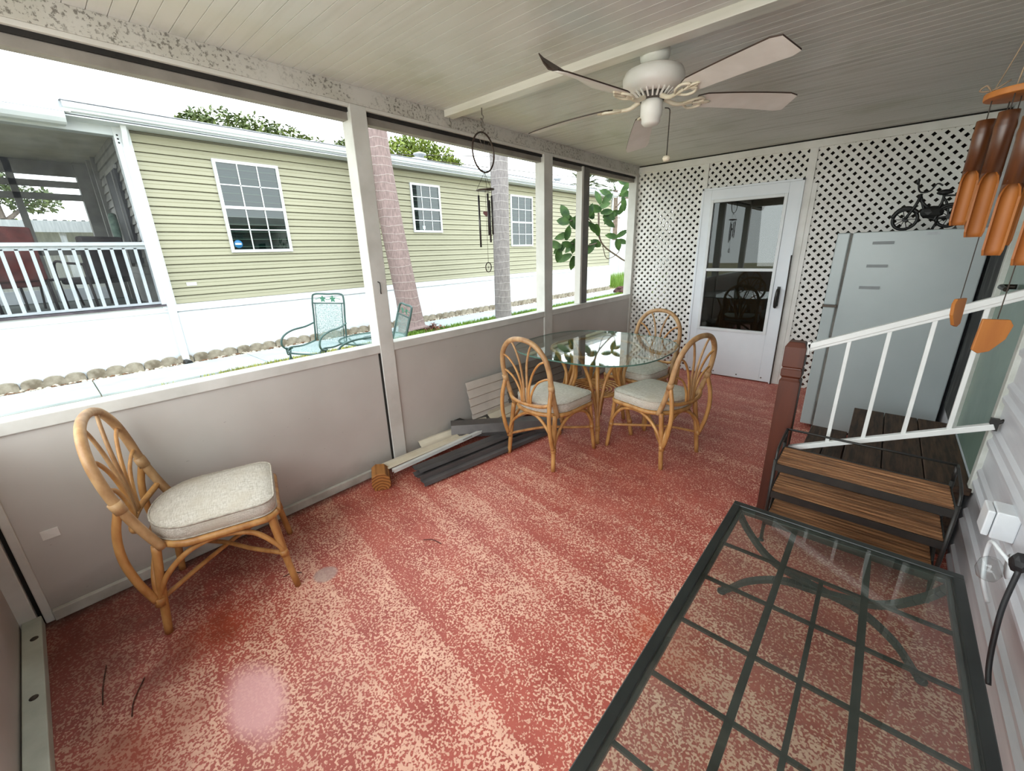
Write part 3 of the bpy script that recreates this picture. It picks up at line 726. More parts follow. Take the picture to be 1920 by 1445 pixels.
# rubber plant reaching past the far window
t=thing('rubber_plant','glossy dark leaved rubber plant branch outside the far windows','plant',(-.75,6.9,GZ))
def rp(x,y,z): return (x+.75,y-6.9,z-GZ)
b=B()
for pts,r in (([rp(-.6,7.6,.7),rp(-.8,6.75,1.18),rp(-.8,6.3,1.32),rp(-.8,5.7,1.56),rp(-.8,5.6,1.95)],.013),([rp(-.8,5.7,1.56),rp(-.8,5.4,1.52),rp(-.8,5.12,1.52)],.008),([rp(-.8,5.75,1.5),rp(-.8,5.9,1.32),rp(-.8,6.25,1.4),rp(-.8,6.3,1.58)],.006),([rp(-.8,5.66,1.6),rp(-.8,5.5,1.75),rp(-.8,5.3,1.85),rp(-.8,5.05,1.6)],.008),([rp(-.8,5.12,1.52),rp(-.8,4.9,1.54),rp(-.8,4.68,1.51)],.006),([rp(-.8,5.3,1.85),rp(-.8,5.1,1.86),rp(-.8,4.88,1.82)],.006),([rp(-.6,7.6,.7),rp(-.8,6.75,2.0),rp(-.8,6.45,2.2),rp(-.8,6.1,2.05)],.013),([rp(-.8,6.7,2.0),rp(-.8,6.75,2.3),rp(-.8,6.7,2.6)],.009),([rp(-.8,6.3,1.9),rp(-.8,6.05,1.9),rp(-.8,5.8,1.85)],.006),([rp(-.6,7.6,.7),rp(-.6,7.7,GZ)],.03)): b.tube(pts,r,7)
obj('branch',b,M('branch_brown',(120,104,92),(86,74,66),20,rough=.8),t)
lfm=M('rubber_leaf',(66,96,40),(34,62,26),9,rough=.5,spec=.3)
LV=[(4.62,1.50,-.7,.3),(4.66,1.48,-.3,-.9),(4.7,1.52,-.8,-.5),(4.75,1.58,.2,1),(4.72,1.55,.9,-.3),(4.85,1.80,-.9,.2),(4.88,1.84,-.3,.9),(4.92,1.82,.7,.7),(4.95,1.85,.9,-.2),(5.0,1.40,-.8,-.4),(5.05,1.38,-.2,-1),(5.1,1.9,.2,1),(5.05,1.58,-.6,-.5),(4.98,1.60,-.3,-.9),(5.0,1.62,.1,-1),(4.9,1.66,-1,-.2),(4.95,1.72,-.5,.9),(5.05,1.72,.3,.9),(5.15,1.72,.8,.4),(5.2,1.86,-.9,.5),(5.15,1.88,-.3,1),(5.3,1.88,.2,.9),(5.25,1.8,.7,-.6),(5.4,1.86,-.5,.8),(5.5,1.8,.4,-1),(5.62,1.98,-1,.2),(5.65,2.06,-.2,1),(5.75,2.08,.8,.6),(5.68,1.95,.9,.1),(5.66,1.86,.8,-.5),(5.7,1.9,.9,-.1),(5.55,1.55,-.5,-.8),(5.35,1.45,-.8,-.7),(5.3,1.42,-.4,-1),(5.6,1.5,-.7,.5),(6.15,1.62,-.9,.2),(6.15,1.6,.1,-1),(6.2,1.62,.9,.5),(6.22,1.58,1,-.3),
    (6.0,2.1,-.8,-.3),(6.05,2.2,-.9,.4),(6.2,2.2,.1,-1),(6.3,2.25,.6,.8),(6.4,2.15,-.5,-.9),(6.5,2.1,.5,-.9),(6.55,2.25,-.9,.1),(6.6,2.35,.8,.2),(6.5,2.4,-.6,.5),(6.3,2.48,-.9,.1),(6.55,2.5,-.2,.9),(6.7,2.45,.7,.6),(6.6,2.15,.8,-.6),(6.25,2.0,-.9,-.4),(6.1,1.98,-.7,-.7),(6.7,2.0,.2,-1),(6.75,2.2,.4,-.9)]
for i,(y,z,dy,dz) in enumerate(LV):
    b=B(); b.open=True; x=-.8+R.uniform(-.05,.08)
    b.leaf(rp(x,y,z),(.85*dy+R.uniform(-.25,.25),.5*dy,dz),(.5+R.uniform(-.3,.3),-.85,R.uniform(-.1,.45)),R.uniform(.16,.23),R.uniform(.085,.115),.12,5); obj('leaf',b,lfm,t)

# ------------------------------------------------------------------ patio furniture between the buildings
tmesh=meshmat('verdigris_mesh',(100,128,124),.5)
def patio_chair(label,loc,rz,tilt,hs_=1.0):
    t=thing('patio_chair',label,'chair',loc,rz,None)
    def bk(x,h): return (x,-.24-h*tilt,.42+h*hs_)
    b=B(); b.tube([bk(-.25,0),bk(-.25,.3),bk(-.25,.56),bk(-.2,.62),bk(0,.62),bk(.2,.62),bk(.25,.56),bk(.25,.3),bk(.25,0)],.012,8); b.tube([bk(-.25,.5),bk(.25,.5)],.008,6,sub=1); b.tube([bk(-.215,0),bk(-.215,.5)],.006,6,sub=1); b.tube([bk(.215,0),bk(.215,.5)],.006,6,sub=1); obj('back_frame',b,teal_metal,t)
    b=B(); b.open=True; b.quad(bk(-.21,0),bk(.21,0),bk(.21,.5),bk(-.21,.5)); obj('back_mesh',b,tmesh,t)
    b=B(); b.open=True
    for cx in (-.08,.08):
        for k in range(5):
            a=k*2*PI/5+.3; b.leaf(bk(cx,.555),(math.cos(a),0,math.sin(a)),(0,1,0),.05,.03,0,3)
    b.tube([bk(-.2,.55),bk(-.1,.57),bk(0,.545),bk(.1,.57),bk(.2,.55)],.004,5); obj('leaf_ornament',b,M('ornament_green',(60,120,96),(40,96,76),8,rough=.5),t)
    b=B(); b.tube([(-.25,-.24,.42),(-.25,0,.40),(-.25,.2,.42),(-.25,.26,.40),(-.2,.28,.36),(.2,.28,.36),(.25,.26,.40),(.25,.2,.42),(.25,0,.40),(.25,-.24,.42)],.011,8); obj('seat_frame',b,teal_metal,t)
    b=B(); b.open=True
    ys=[(-.24,.415),(-.1,.405),(.05,.40),(.2,.415),(.27,.38)]
    for (a,c),(d,e) in zip(ys,ys[1:]): b.quad((-.24,a,c),(.24,a,c),(.24,d,e),(-.24,d,e),True)
    obj('seat_mesh',b,tmesh,t)
    for s in (-1,1):
        b=B(); b.tube([(s*.26,-.27,.66),(s*.28,-.12,.63),(s*.29,.1,.62),(s*.29,.26,.57),(s*.29,.31,.48),(s*.28,.26,.41),(s*.27,.17,.40)],.012,8); b.tube([(s*.28,.20,.37),(s*.28,.26,.42),(s*.28,.25,.33),(s*.28,.2,.36)],.008,6); obj('armrest',b,teal_metal,t)
        b=B(); b.tube([(s*.27,.2,.40),(s*.27,.22,.28),(s*.28,.05,.12),(s*.28,-.18,.02),(s*.28,-.28,.012)],.012,8); b.tube([(s*.28,-.26,.012),(s*.28,.1,.012),(s*.28,.3,.012)],.011,8); b.tube([(s*.28,.22,.3),(s*.28,.3,.15),(s*.28,.32,.012)],.01,8); obj('leg',b,teal_metal,t)
    return t
patio_chair('green metal mesh garden chair facing the porch beside the round table',(-3.02,2.33,GZ),rad(205),.12)
patio_chair('green metal mesh garden chair reclining before the leaning palm trunk',(-1.60,2.27,GZ),rad(160),.30,.92)
t=thing('patio_table','round green mesh garden table next to the near screen post','table',(-2.55,2.85,GZ))
b=B(); b.tube([(.42*math.cos(a*PI/8),.42*math.sin(a*PI/8),.47) for a in range(16)],.012,8,closed=True,sub=3); b.tube([(.14*math.cos(a*PI/8),.14*math.sin(a*PI/8),.475) for a in range(16)],.005,6,closed=True,sub=2); obj('rim',b,teal_metal,t)
b=B(); b.open=True; c=[b.bm.verts.new((.41*math.cos(a*PI/20),.41*math.sin(a*PI/20),.472)) for a in range(40)]; b.face(c); obj('mesh_top',b,tmesh,t)
for k in range(4):
    a=k*PI/2+.5; b=B(); b.tube([(.36*math.cos(a),.36*math.sin(a),.46),(.2*math.cos(a),.2*math.sin(a),.3),(.26*math.cos(a),.26*math.sin(a),.1),(.36*math.cos(a),.36*math.sin(a),.0)],.011,8); obj('leg',b,teal_metal,t)

# ------------------------------------------------------------------ rattan chairs
def cush_mat():
    m,t,o=nt('grey_woven_cushion'); b=bsdf(t,o,None,.95,0,.2)
    c=N(t,'ShaderNodeTexCoord'); P=c.outputs['Object']
    a=noise_(t,coords(t,(30,260,260)),1,2); e=noise_(t,coords(t,(260,30,260)),1,2)
    col=mix(t,ramp(t,math_(t,'ADD',a,e),.8,1.2),srgb(206,200,190),srgb(174,166,154))
    col=mix(t,ramp(t,noise_(t,P,6,4),.45,.75),col,srgb(186,176,160)); L(t,col,b.inputs['Base Color']); bump(t,b,math_(t,'ADD',a,e),.0015,.6); return m
cushion_m=cush_mat(); pipe_m=M('cushion_piping',(190,182,168),(160,152,140),60,rough=.95)
def seat_outline(k=1.0,n=10):
    pts=[]
    # front right corner, front left corner (square-ish), rounded rear
    def arc(cx,cy,rx,ry,a0,a1,m):
        for i in range(m+1):
            a=a0+(a1-a0)*i/m; pts.append((cx+rx*math.cos(a),cy+ry*math.sin(a)))
    arc(.155,.17,.07,.065,0,PI/2,5); arc(-.155,.17,.07,.065,PI/2,PI,5)
    arc(0,-.06,.225,.165,PI,2*PI,14)
    return [(x*k,y*k) for x,y in pts]
def make_chair():
    t=thing('dining_chair','','chair')
    for sx in (-1,1):
        b=B(); b.tube([(sx*.195,-.19,.40),(sx*.205,-.215,.2),(sx*.215,-.235,.0)],[.0165,.0165,.015],10)
        b.tube([(sx*.2125,-.229,.14),(sx*.211,-.226,.175)],.0195,10,sub=1); obj('leg',b,rattan,t)
        b=B(); b.tube([(sx*.205,.205,.40),(sx*.214,.225,.2),(sx*.226,.25,.0)],[.0155,.0155,.0145],10)
        b.tube([(sx*.215,.228,.175),(sx*.2135,.224,.205)],.0185,10,sub=1); obj('leg',b,rattan,t)
        b=B(); b.tube([(sx*.212,-.252,.60),(sx*.220,-.278,.50),(sx*.222,-.285,.39),(sx*.219,-.268,.27),(sx*.214,-.238,.165)],.0145,10)
        obj('rear_bow',b,rattan,t)
        b=B(); b.tube([(sx*.213,-.232,.155),(sx*.212,-.185,.26),(sx*.212,-.09,.345),(sx*.213,.02,.37),(sx*.216,.13,.34),(sx*.219,.205,.25),(sx*.219,.232,.19)],.0115,8); obj('arch_brace',b,rattan,t)
    b=B(); b.tube([(-.213,-.232,.155),(-.185,-.228,.26),(-.09,-.215,.345),(0,-.21,.37),(.09,-.215,.345),(.185,-.228,.26),(.213,-.232,.155)],.0115,8); obj('arch_brace',b,rattan,t)
    b=B(); b.tube([(-.219,.232,.19),(-.185,.222,.28),(-.1,.212,.345),(0,.21,.365),(.1,.212,.345),(.185,.222,.28),(.219,.232,.19)],.0115,8); obj('arch_brace',b,rattan,t)
    b=B(); b.tube([(-.212,-.23,.16),(-.1,-.1,.185),(0,0,.20),(.1,.1,.19),(.218,.232,.185)],.010,8); b.tube([(.212,-.23,.16),(.1,-.1,.185),(0,0,.192),(-.1,.1,.19),(-.218,.232,.185)],.010,8); obj('cross_stretcher',b,rattan,t)
    b=B(); o=seat_outline(1.0); b.tube([(x,y,.388) for x,y in o],.0155,10,closed=True,sub=2)
    for k in range(5): b.bar((-.2,-.12+k*.075,.385),(.2,-.12+k*.075,.385),.02,.008)
    obj('seat_frame',b,rattan,t)
    b=B(); b.tube([(-.2,-.17,.385),(-.207,-.215,.50),(-.213,-.252,.62),(-.213,-.272,.72),(-.190,-.288,.81),(-.130,-.301,.882),(-.05,-.308,.915),(.05,-.308,.915),(.130,-.301,.882),(.190,-.288,.81),(.213,-.272,.72),(.213,-.252,.62),(.207,-.215,.50),(.2,-.17,.385)],.0175,12)
    for sx in (-1,1): b.tube([(sx*.2115,-.244,.585),(sx*.2135,-.256,.63)],.0215,12,sub=1)
    obj('back_frame',b,rattan_worn,t)
    b=B(); b.tube([(-.207,-.213,.495),(-.15,-.248,.468),(-.06,-.268,.46),(.06,-.268,.46),(.15,-.248,.468),(.207,-.213,.495)],.013,8); obj('back_rail',b,rattan,t)
    for sx in (-1,1):
        for k,pts in enumerate((((.012,-.268,.465),(.016,-.272,.60),(.03,-.286,.74),(.060,-.297,.84),(.092,-.304,.898)),((.026,-.267,.465),(.034,-.270,.58),(.075,-.277,.69),(.135,-.284,.765),(.195,-.287,.795)),((.040,-.265,.465),(.052,-.266,.54),(.10,-.268,.62),(.16,-.266,.66),(.21,-.262,.675)))):
            b=B(); b.tube([(sx*x,y,z) for x,y,z in pts],[.0085,.0085,.008,.0075,.0075],8); obj('spindle',b,rattan_worn if k==0 else rattan,t)
    # cushion: boxed, slightly domed
    b=B(); o=seat_outline(1.0); n=len(o)
    lv=[(.97,.402),(1.005,.410),(1.01,.43),(1.005,.458),(.97,.468),(.80,.477),(.45,.484)]
    rings=[[b.bm.verts.new((x*k,y*k,z)) for x,y in o] for k,z in lv]
    for A,C in zip(rings,rings[1:]):
        for i in range(n): b.face([A[i],A[(i+1)%n],C[(i+1)%n],C[i]],True)
    b.face(rings[0][::-1]); cv=b.bm.verts.new((0,.0,.486))
    for i in range(n): b.face([rings[-1][i],rings[-1][(i+1)%n],cv],True)
    cu=obj('cushion',b,cushion_m,t)
    b=B(); b.tube([(x*1.0,y*1.0,.464) for x,y in o],.0042,6,closed=True,sub=1); b.tube([(x*1.0,y*1.0,.408) for x,y in o],.0042,6,closed=True,sub=1); obj('piping',b,pipe_m,cu)
    return t
GC='rattan dining chairs'
ch=make_chair()
def place(o,x,y,fx,fy,label):
    o.location=(x,y,0); o.rotation_euler=(0,0,math.atan2(fy,fx)-PI/2); tag(o,label,'chair',GC)
place(ch,.335,.315,.30,.954,'rattan dining chair alone by the knee wall in the foreground')
place(dup(ch),.745,2.335,.06,.998,'rattan dining chair with its back to the camera, left of the glass table')
place(dup(ch),1.335,2.835,-.97,.24,'rattan dining chair at the right of the glass table, facing the wall')
place(dup(ch),.93,3.42,-.12,-.99,'rattan dining chair behind the glass table, nearest the lattice')

# ------------------------------------------------------------------ round-cornered glass dining table on a rattan base
TX,TY=.76,2.93
t=thing('dining_table','rounded glass dining table on a bundled rattan base among rattan chairs','table',(TX,TY,0))
b=B(); P=[]
for i in range(64):
    a=2*PI*i/64; c,s=math.cos(a),math.sin(a); e=2/2.7
    P.append((.60*abs(c)**e*(1 if c>=0 else -1),.60*abs(s)**e*(1 if s>=0 else -1),.712))
b.prism(P,(0,0,.010))
gt=glass('table_glass',(.90,.96,.94,1)); edge=M('glass_edge',(92,128,116),(70,104,94),5,rough=.15)
b.bm.faces.ensure_lookup_table()
for f_ in b.bm.faces:
    if len(f_.verts)==4: f_.material_index=1
obj('glass_top',b,[gt,edge],t)
def polar(r,a,z): return (r*math.cos(a),r*math.sin(a),z)
for k in range(6):
    a=k*PI/3-rad(53); 
    b=B(); b.tube([polar(.34,a,0),polar(.30,a,.2),polar(.24,a,.40),polar(.20,a,.55),polar(.23,a,.70)],[.017,.017,.0165,.0165,.0165],10); b.tube([polar(.325,a,.10),polar(.315,a,.14)],.021,10,sub=1); obj('leg',b,rattan,t)
    for sgn in (-1,1):
        b=B(); b.tube([polar(.31,a,.16),polar(.27,a+sgn*.1,.34),polar(.24,a+sgn*.28,.50),polar(.30,a+sgn*.42,.64),polar(.36,a+sgn*.47,.70)],.0125,8); obj('brace',b,rattan,t)
b=B()
for k in range(7): b.tube([polar(.05+.033*k,j*PI/8,.33+.004*k) for j in range(16)],.008,6,closed=True,sub=2)
obj('coiled_shelf',b,rattan,t)
b=B(); b.tube([polar(.355,j*PI/8,.70) for j in range(16)],.011,8,closed=True,sub=3); obj('top_ring',b,rattan,t)

# ------------------------------------------------------------------ black framed glass coffee table (near right)
X0,X1,Y0,Y1,ZT=2.141,2.807,.41,1.728,.45
CX,CY=(X0+X1)/2,(Y0+Y1)/2
t=thing('coffee_table','black metal coffee table with glass top and grid, in the near right corner','table',(CX,CY,0))
def ct(x,y,z): return (x-CX,y-CY,z)
def cbox(b,x0,x1,y0,y1,z0,z1): return b.box(x0-CX,x1-CX,y0-CY,y1-CY,z0,z1)
b=B(); w=.028
cbox(b,X0,X1,Y1-w,Y1,ZT-.03,ZT); cbox(b,X0,X1,Y0,Y0+w,ZT-.03,ZT); cbox(b,X0,X0+w,Y0+w,Y1-w,ZT-.03,ZT); cbox(b,X1-w,X1,Y0+w,Y1-w,ZT-.03,ZT)
cbox(b,X0+w,X1-w,Y1-w-.012,Y1-w,ZT-.03,ZT-.012); cbox(b,X0+w,X0+w+.012,Y0+w,Y1-w,ZT-.03,ZT-.012); cbox(b,X1-w-.012,X1-w,Y0+w,Y1-w,ZT-.03,ZT-.012)
obj('rim',b,M('near_black_metal',(26,30,29),(36,40,38),10,rough=.38),t,.003)
b=B(); cbox(b,X0+w,X1-w,Y0+w,Y1-w,ZT-.011,ZT-.004); obj('glass_top',b,glass('coffee_glass',(.84,.88,.85,1),.01,((.5,.55,.5,1),.05)),t)
for x in (2.363,2.577):
    b=B(); b.bar(ct(x,Y0+w,ZT-.022),ct(x,Y1-w,ZT-.022),.018,.008); obj('grid_bar',b,dark_green_metal,t)
b=B(); b.bar(ct(2.47,Y0+w,ZT-.022),ct(2.47,1.445,ZT-.022),.012,.008); obj('grid_bar',b,dark_green_metal,t)
for y in (1.445,1.235,1.02,.81,.60):
    b=B(); b.bar(ct(X0+w,y,ZT-.022),ct(X1-w,y,ZT-.022),.011,.008); obj('grid_bar',b,dark_green_metal,t)
for ye in (1.705,Y0+.03):
    for s,yo in ((1,0),(-1,-.014)):
        b=B(); xs=[(-.315,.43),(-.26,.34),(-.16,.245),(0,.205),(.12,.185),(.23,.115),(.30,.03),(.325,.012)]
        pts=[(s*u,ye-CY+yo,z) for u,z in xs]; P=catmull(pts,5)
        for a,c in zip(P,P[1:]): b.bar(a,c,.03,.018,(0,0,1))
        b.lathe([(.0,0),(.018,0),(.018,.012),(0,.012)],(s*.322,ye-CY+yo,0),12)
        obj('leg',b,M('leg_grey_metal',(52,56,53),(38,41,39),9,rough=.4),t,.002)

# ------------------------------------------------------------------ three tier wood slat rack
t=thing('slat_rack','black metal rack with three weathered wood slat shelves beside the stair post','rack',(2.51,2.31,0))
xl,xr,yn,yf=-.305,.315,-.115,.115
for k,zt in enumerate((.445,.295,.135)):
    sh=B(); 
    for yy in (yn-.012,yf): sh.bar((xl,yy,zt-.014),(xr,yy,zt-.014),.006,.034)
    for xx in (xl,xr): sh.bar((xx,yn,zt-.014),(xx,yf,zt-.014),.006,.026)
    so=obj('shelf_frame',sh,black_metal,t)
    for j in range(8):
        yy=yn+.006+j*.029; b=B(); b.box(xl+.004,xr-.004,yy,yy+.0185,zt-.012,zt+R.uniform(-.001,.0015)); obj('slat',b,slat_wood,so,.002)
for sx in (xl,xr):
    for yy in (yn-.01,yf):
        b=B(); b.tube([(sx,yy*(1.0),0),(sx,yy,.47)],.008,8,sub=1); b.lathe([(.014,0),(.014,.006),(.008,.012)],(sx,yy,0),10); obj('leg',b,black_metal,t)
    b=B(); b.tube([(sx,yn-.01,.46),(sx,yn+.03,.52),(sx,yf,.545)],.006,8); obj('side_arm',b,black_metal,t)
    b=B(); b.tube([(sx,yn-.01,.03),(sx,yf,.25)],.005,6,sub=1); obj('side_brace',b,black_metal,t)
b=B(); b.tube([(xl,yf,.545),(xr,yf,.545)],.006,8,sub=1); b.tube([(xl,yf,.47),(xl,yf,.545)],.007,8,sub=1); b.tube([(xr,yf,.47),(xr,yf,.545)],.007,8,sub=1); obj('back_bar',b,black_metal,t)

# ------------------------------------------------------------------ stair landing, newel, railing
t=thing('stair_landing','dark weathered wood landing and step below the green door','steps',(2.6,3.03,0))
def lb(b,x0,x1,y0,y1,z0,z1): b.box(x0-2.6,x1-2.6,y0-3.03,y1-3.03,z0,z1)
for i in range(3):
    b=B(); x0=2.447+i*.157; lb(b,x0,x0+.153,2.57,3.50,.352,.39); obj('landing_board',b,deck_wood,t,.004)
b=B(); lb(b,2.45,XW-.02,2.60,3.49,.0,.352); obj('landing_frame',b,deck_wood,t)
for i in range(2):
    b=B(); x0=2.235+i*.104; lb(b,x0,x0+.101,2.60,3.52,.165,.20); obj('step_board',b,deck_wood,t,.004)
b=B(); lb(b,2.26,2.45,2.62,3.50,0,.165); obj('step_riser',b,deck_wood,t)
t=thing('newel_post','red brown stained square wooden post at the foot of the stair railing','post',(2.168,2.52,0))
b=B(); w=.046
def sqr(z,k): return [(-w*k,-w*k,z),(w*k,-w*k,z),(w*k,w*k,z),(-w*k,w*k,z)]
lv=[(0,1),(.785,1),(.795,.86),(.803,.86),(.813,1),(.845,1),(.855,.88),(.863,1),(.965,1),(.99,.72)]
rg=[[b.bm.verts.new(p) for p in sqr(z,k)] for z,k in lv]
for A,C in zip(rg,rg[1:]):
    for i in range(4): b.face([A[i],A[(i+1)%4],C[(i+1)%4],C[i]])
b.face(rg[0][::-1]); b.face(rg[-1]); obj('post',b,newel_wood,t,.003)
t=thing('stair_railing','white metal stair railing sloping from the newel to the green door','railing',(2.55,2.51,0))
sl=.452
def rz(x,z0): return z0+(x-2.216)*sl
b=B(); b.bar((2.216-2.55,0,.972),(XW-.02-2.55,0,rz(XW-.02,.972)),.032,.026); b.bar((2.216-2.55,0,.952),(XW-.02-2.55,0,rz(XW-.02,.952)),.02,.016); obj('top_rail',b,white_metal,t,.003)
b=B(); b.bar((2.216-2.55,0,.408),(2.90-2.55,0,rz(2.90,.408)),.028,.026); obj('bottom_rail',b,white_metal,t,.003)
for x in (2.372,2.505,2.639,2.776):
    b=B(); b.bar((x-2.55,0,rz(x,.418)),(x-2.55,0,rz(x,.948)),.016,.016,(0,1,0)); obj('baluster',b,white_metal,t,.002)
b=B(); b.box(.335,.36,-.012,.012,.70,.75); b.tube([(.35,0,.725),(.372,-.005,.75)],.007,8,sub=1); obj('bracket',b,black_metal,t)
b=B(); b.box(-.338,-.325,-.016,.016,.93,.995); obj('bracket',b,white_metal,t)

# ------------------------------------------------------------------ refrigerator and the moped ornament on it
t=thing('refrigerator','white refrigerator in the corner, its side towards the room','refrigerator',(2.54,4.34,0))
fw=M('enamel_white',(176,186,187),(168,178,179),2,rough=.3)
def fb(b,x0,x1,y0,y1,z0,z1): b.box(x0-2.54,x1-2.54,y0-4.34,y1-4.34,z0,z1)
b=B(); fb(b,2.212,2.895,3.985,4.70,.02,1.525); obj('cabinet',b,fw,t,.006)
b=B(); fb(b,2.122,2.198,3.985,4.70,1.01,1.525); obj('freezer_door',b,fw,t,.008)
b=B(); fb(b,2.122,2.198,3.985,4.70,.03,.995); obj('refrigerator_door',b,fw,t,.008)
b=B(); fb(b,2.196,2.214,3.992,4.69,.03,1.515); obj('door_gasket',b,M('gasket_grey',(122,120,114),(90,88,84),10,rough=.7),t)
b=B(); fb(b,2.115,2.205,3.978,4.02,.993,1.012); obj('hinge',b,M('hinge_brown',(92,78,62),(60,52,44),14,rough=.5),t,.002)
b=B(); fb(b,2.20,2.88,4.0,4.69,0,.04); obj('base',b,black_metal,t)
for x,z in ((2.33,1.44),(2.325,1.285),(2.31,1.135)):
    b=B(); fb(b,x,x+.115,3.979,3.986,z,z+.02); obj('adhesive_strip',b,M('grey_strip',(138,143,145),(128,133,135),8,rough=.5),t)
b=B(); fb(b,2.592,2.66,3.9825,3.986,1.492,1.512); obj('badge',b,M('badge_silver',(176,182,186),(150,156,160),20,rough=.3),t)
t=thing('moped_ornament','black wire moped ornament standing on top of the refrigerator','ornament',(2.57,4.22,1.527))
def wheel(x,z,r,parent):
    b=B(); b.tube([(x+r*math.cos(a*PI/8),0,z+r*math.sin(a*PI/8)) for a in range(16)],.010,8,closed=True,sub=3); 
    for k in range(10): a=k*PI/5; b.tube([(x,0,z),(x+r*math.cos(a),0,z+r*math.sin(a))],.0025,5,sub=1)
    b.lathe([(.016,-.012),(.016,.012)],(x,0,z),10,Matrix.Rotation(rad(90),4,'X')); return obj('wheel',b,blackm,parent)
blackm=M('ornament_black',(8,8,8),(14,13,12),10,rough=.5)
wheel(-.10,.075,.065,t); wheel(.12,.08,.062,t)
b=B(); b.tube([(-.10+.075*math.cos(a),0,.075+.075*math.sin(a)) for a in (rad(170),rad(120),rad(80),rad(30))],.013,8); b.tube([(.12+.074*math.cos(a),0,.08+.074*math.sin(a)) for a in (rad(200),rad(130),rad(80),rad(20))],.012,8); obj('mudguard',b,blackm,t)
b=B(); b.tube([(-.10,.012,.075),(-.06,.012,.17),(-.045,0,.235)],.009,8); b.tube([(-.10,-.012,.075),(-.06,-.012,.17),(-.045,0,.235)],.009,8); b.tube([(-.045,0,.22),(-.01,0,.13),(.03,0,.075),(.12,0,.08)],.008,8); b.tube([(-.045,0,.20),(.0,0,.15),(.05,0,.14)],.009,8); b.tube([(.03,0,.08),(.065,0,.16),(.07,0,.22)],.008,8); b.tube([(.12,0,.08),(.09,0,.17),(.07,0,.20)],.007,8); b.tube([(.07,0,.215),(.15,0,.21),(.17,0,.205)],.006,8); b.tube([(.15,0,.21),(.12,0,.10)],.005,6,sub=1); obj('frame',b,blackm,t)
b=B(); b.blob((.03,0,.115),(.062,.022,.04),3,.2,2); b.tube([(.0,.01,.085),(.06,.014,.075),(.11,.014,.07)],.007,8); obj('engine',b,blackm,t)
b=B(); b.tube([(-.075,.035,.325),(-.065,.035,.27),(-.045,0,.245),(-.005,-.02,.25),(.02,-.035,.29),(.05,-.04,.275)],.005,8); b.blob((-.078,.035,.32),(.012,.008,.022),2,.2,1); obj('handlebar',b,blackm,t)
b=B(); b.blob((.07,0,.235),(.042,.02,.018),6,.2,2); obj('saddle',b,blackm,t)
b=B(); b.tube([(.07,.0,.07),(.05,.03,.0)],.005,6,sub=1); b.tube([(.07,.0,.07),(.055,-.03,.0)],.005,6,sub=1); b.box(.16,.168,-.01,.01,0,.05); b.tube([(.12,0,.08),(.164,0,.05)],.004,6,sub=1); obj('kickstand',b,blackm,t)

# ------------------------------------------------------------------ ceiling fan
FX,FY=1.415,2.262
t=thing('ceiling_fan','white five blade ceiling fan behind the ceiling beam','ceiling fan',(FX,FY,ZC))
fanw=M('fan_white',(232,231,226),(220,218,210),5,rough=.4)
b=B(); b.lathe([(.068,0),(.07,-.03),(.066,-.05),(.045,-.07),(.028,-.075),(.028,-.09)],n=28); obj('canopy',b,fanw,t)
b=B(); b.lathe([(.03,-.075),(.10,-.085),(.135,-.10),(.146,-.125),(.143,-.155),(.13,-.17),(.10,-.185),(.075,-.19)],n=32); obj('motor_housing',b,fanw,t)
b=B(); b.lathe([(.07,-.186),(.062,-.215),(.05,-.22)],n=28); ve=obj('vent_band',b,M('fan_vent_dark',(96,92,86),(70,66,60),10,rough=.6),t)
b=B()
for k in range(22):
    a=k*2*PI/22; b.bar(polar(.102,a,-.184),polar(.066,a,-.213),.008,.006)
obj('vent_rib',b,fanw,ve)
b=B(); b.lathe([(.05,-.215),(.052,-.235),(.052,-.285),(.046,-.292),(.044,-.315),(.035,-.325),(0,-.327)],n=28); obj('switch_housing',b,fanw,t)
blade_w=M('blade_white',(232,229,224),(220,216,209),7,(1,1,1),rough=.45); blade_b=M('blade_brown',(66,46,34),(44,30,22),12,rough=.5)
ivory=M('blade_iron_ivory',(228,220,200),(206,196,172),10,rough=.4)
def mk_blade(droop,curl=0):
    """plank blade, dark on top and white below; curl lifts the far edge at the tip"""
    b=B(); n=12; r0_,r1=.215,.685; top=[];bot=[]; vs=(-1,-.5,0,.5,1)
    for i in range(n+1):
        u=i/n; r=r0_+(r1-r0_)*u; hw=.052+.020*u
        if i==n: hw*=.80
        elif i==0: hw*=.72
        dz=-droop*u*u; pit=math.tan(rad(13)); t_=max(0,(u-.35)/.65)
        A=[];C=[]
        for v in vs:
            z=-v*hw*pit+dz+curl*t_*max(0,.3-v)**1.6
            A.append(b.bm.verts.new((r,v*hw,z+.003))); C.append(b.bm.verts.new((r,v*hw,z-.003)))
        top.append(A); bot.append(C)
    m=len(vs)-1
    for i in range(n):
        for j in range(m):
            b.mi=1; b.face([top[i][j],top[i+1][j],top[i+1][j+1],top[i][j+1]],curl>0); b.mi=0; b.face([bot[i][j+1],bot[i+1][j+1],bot[i+1][j],bot[i][j]],curl>0)
        b.mi=1; b.face([bot[i][0],bot[i+1][0],top[i+1][0],top[i][0]]); b.face([top[i][m],top[i+1][m],bot[i+1][m],bot[i][m]])
    b.mi=1
    for j in range(m): b.face([top[0][j],top[0][j+1],bot[0][j+1],bot[0][j]]); b.face([bot[n][j],bot[n][j+1],top[n][j+1],top[n][j]])
    return b
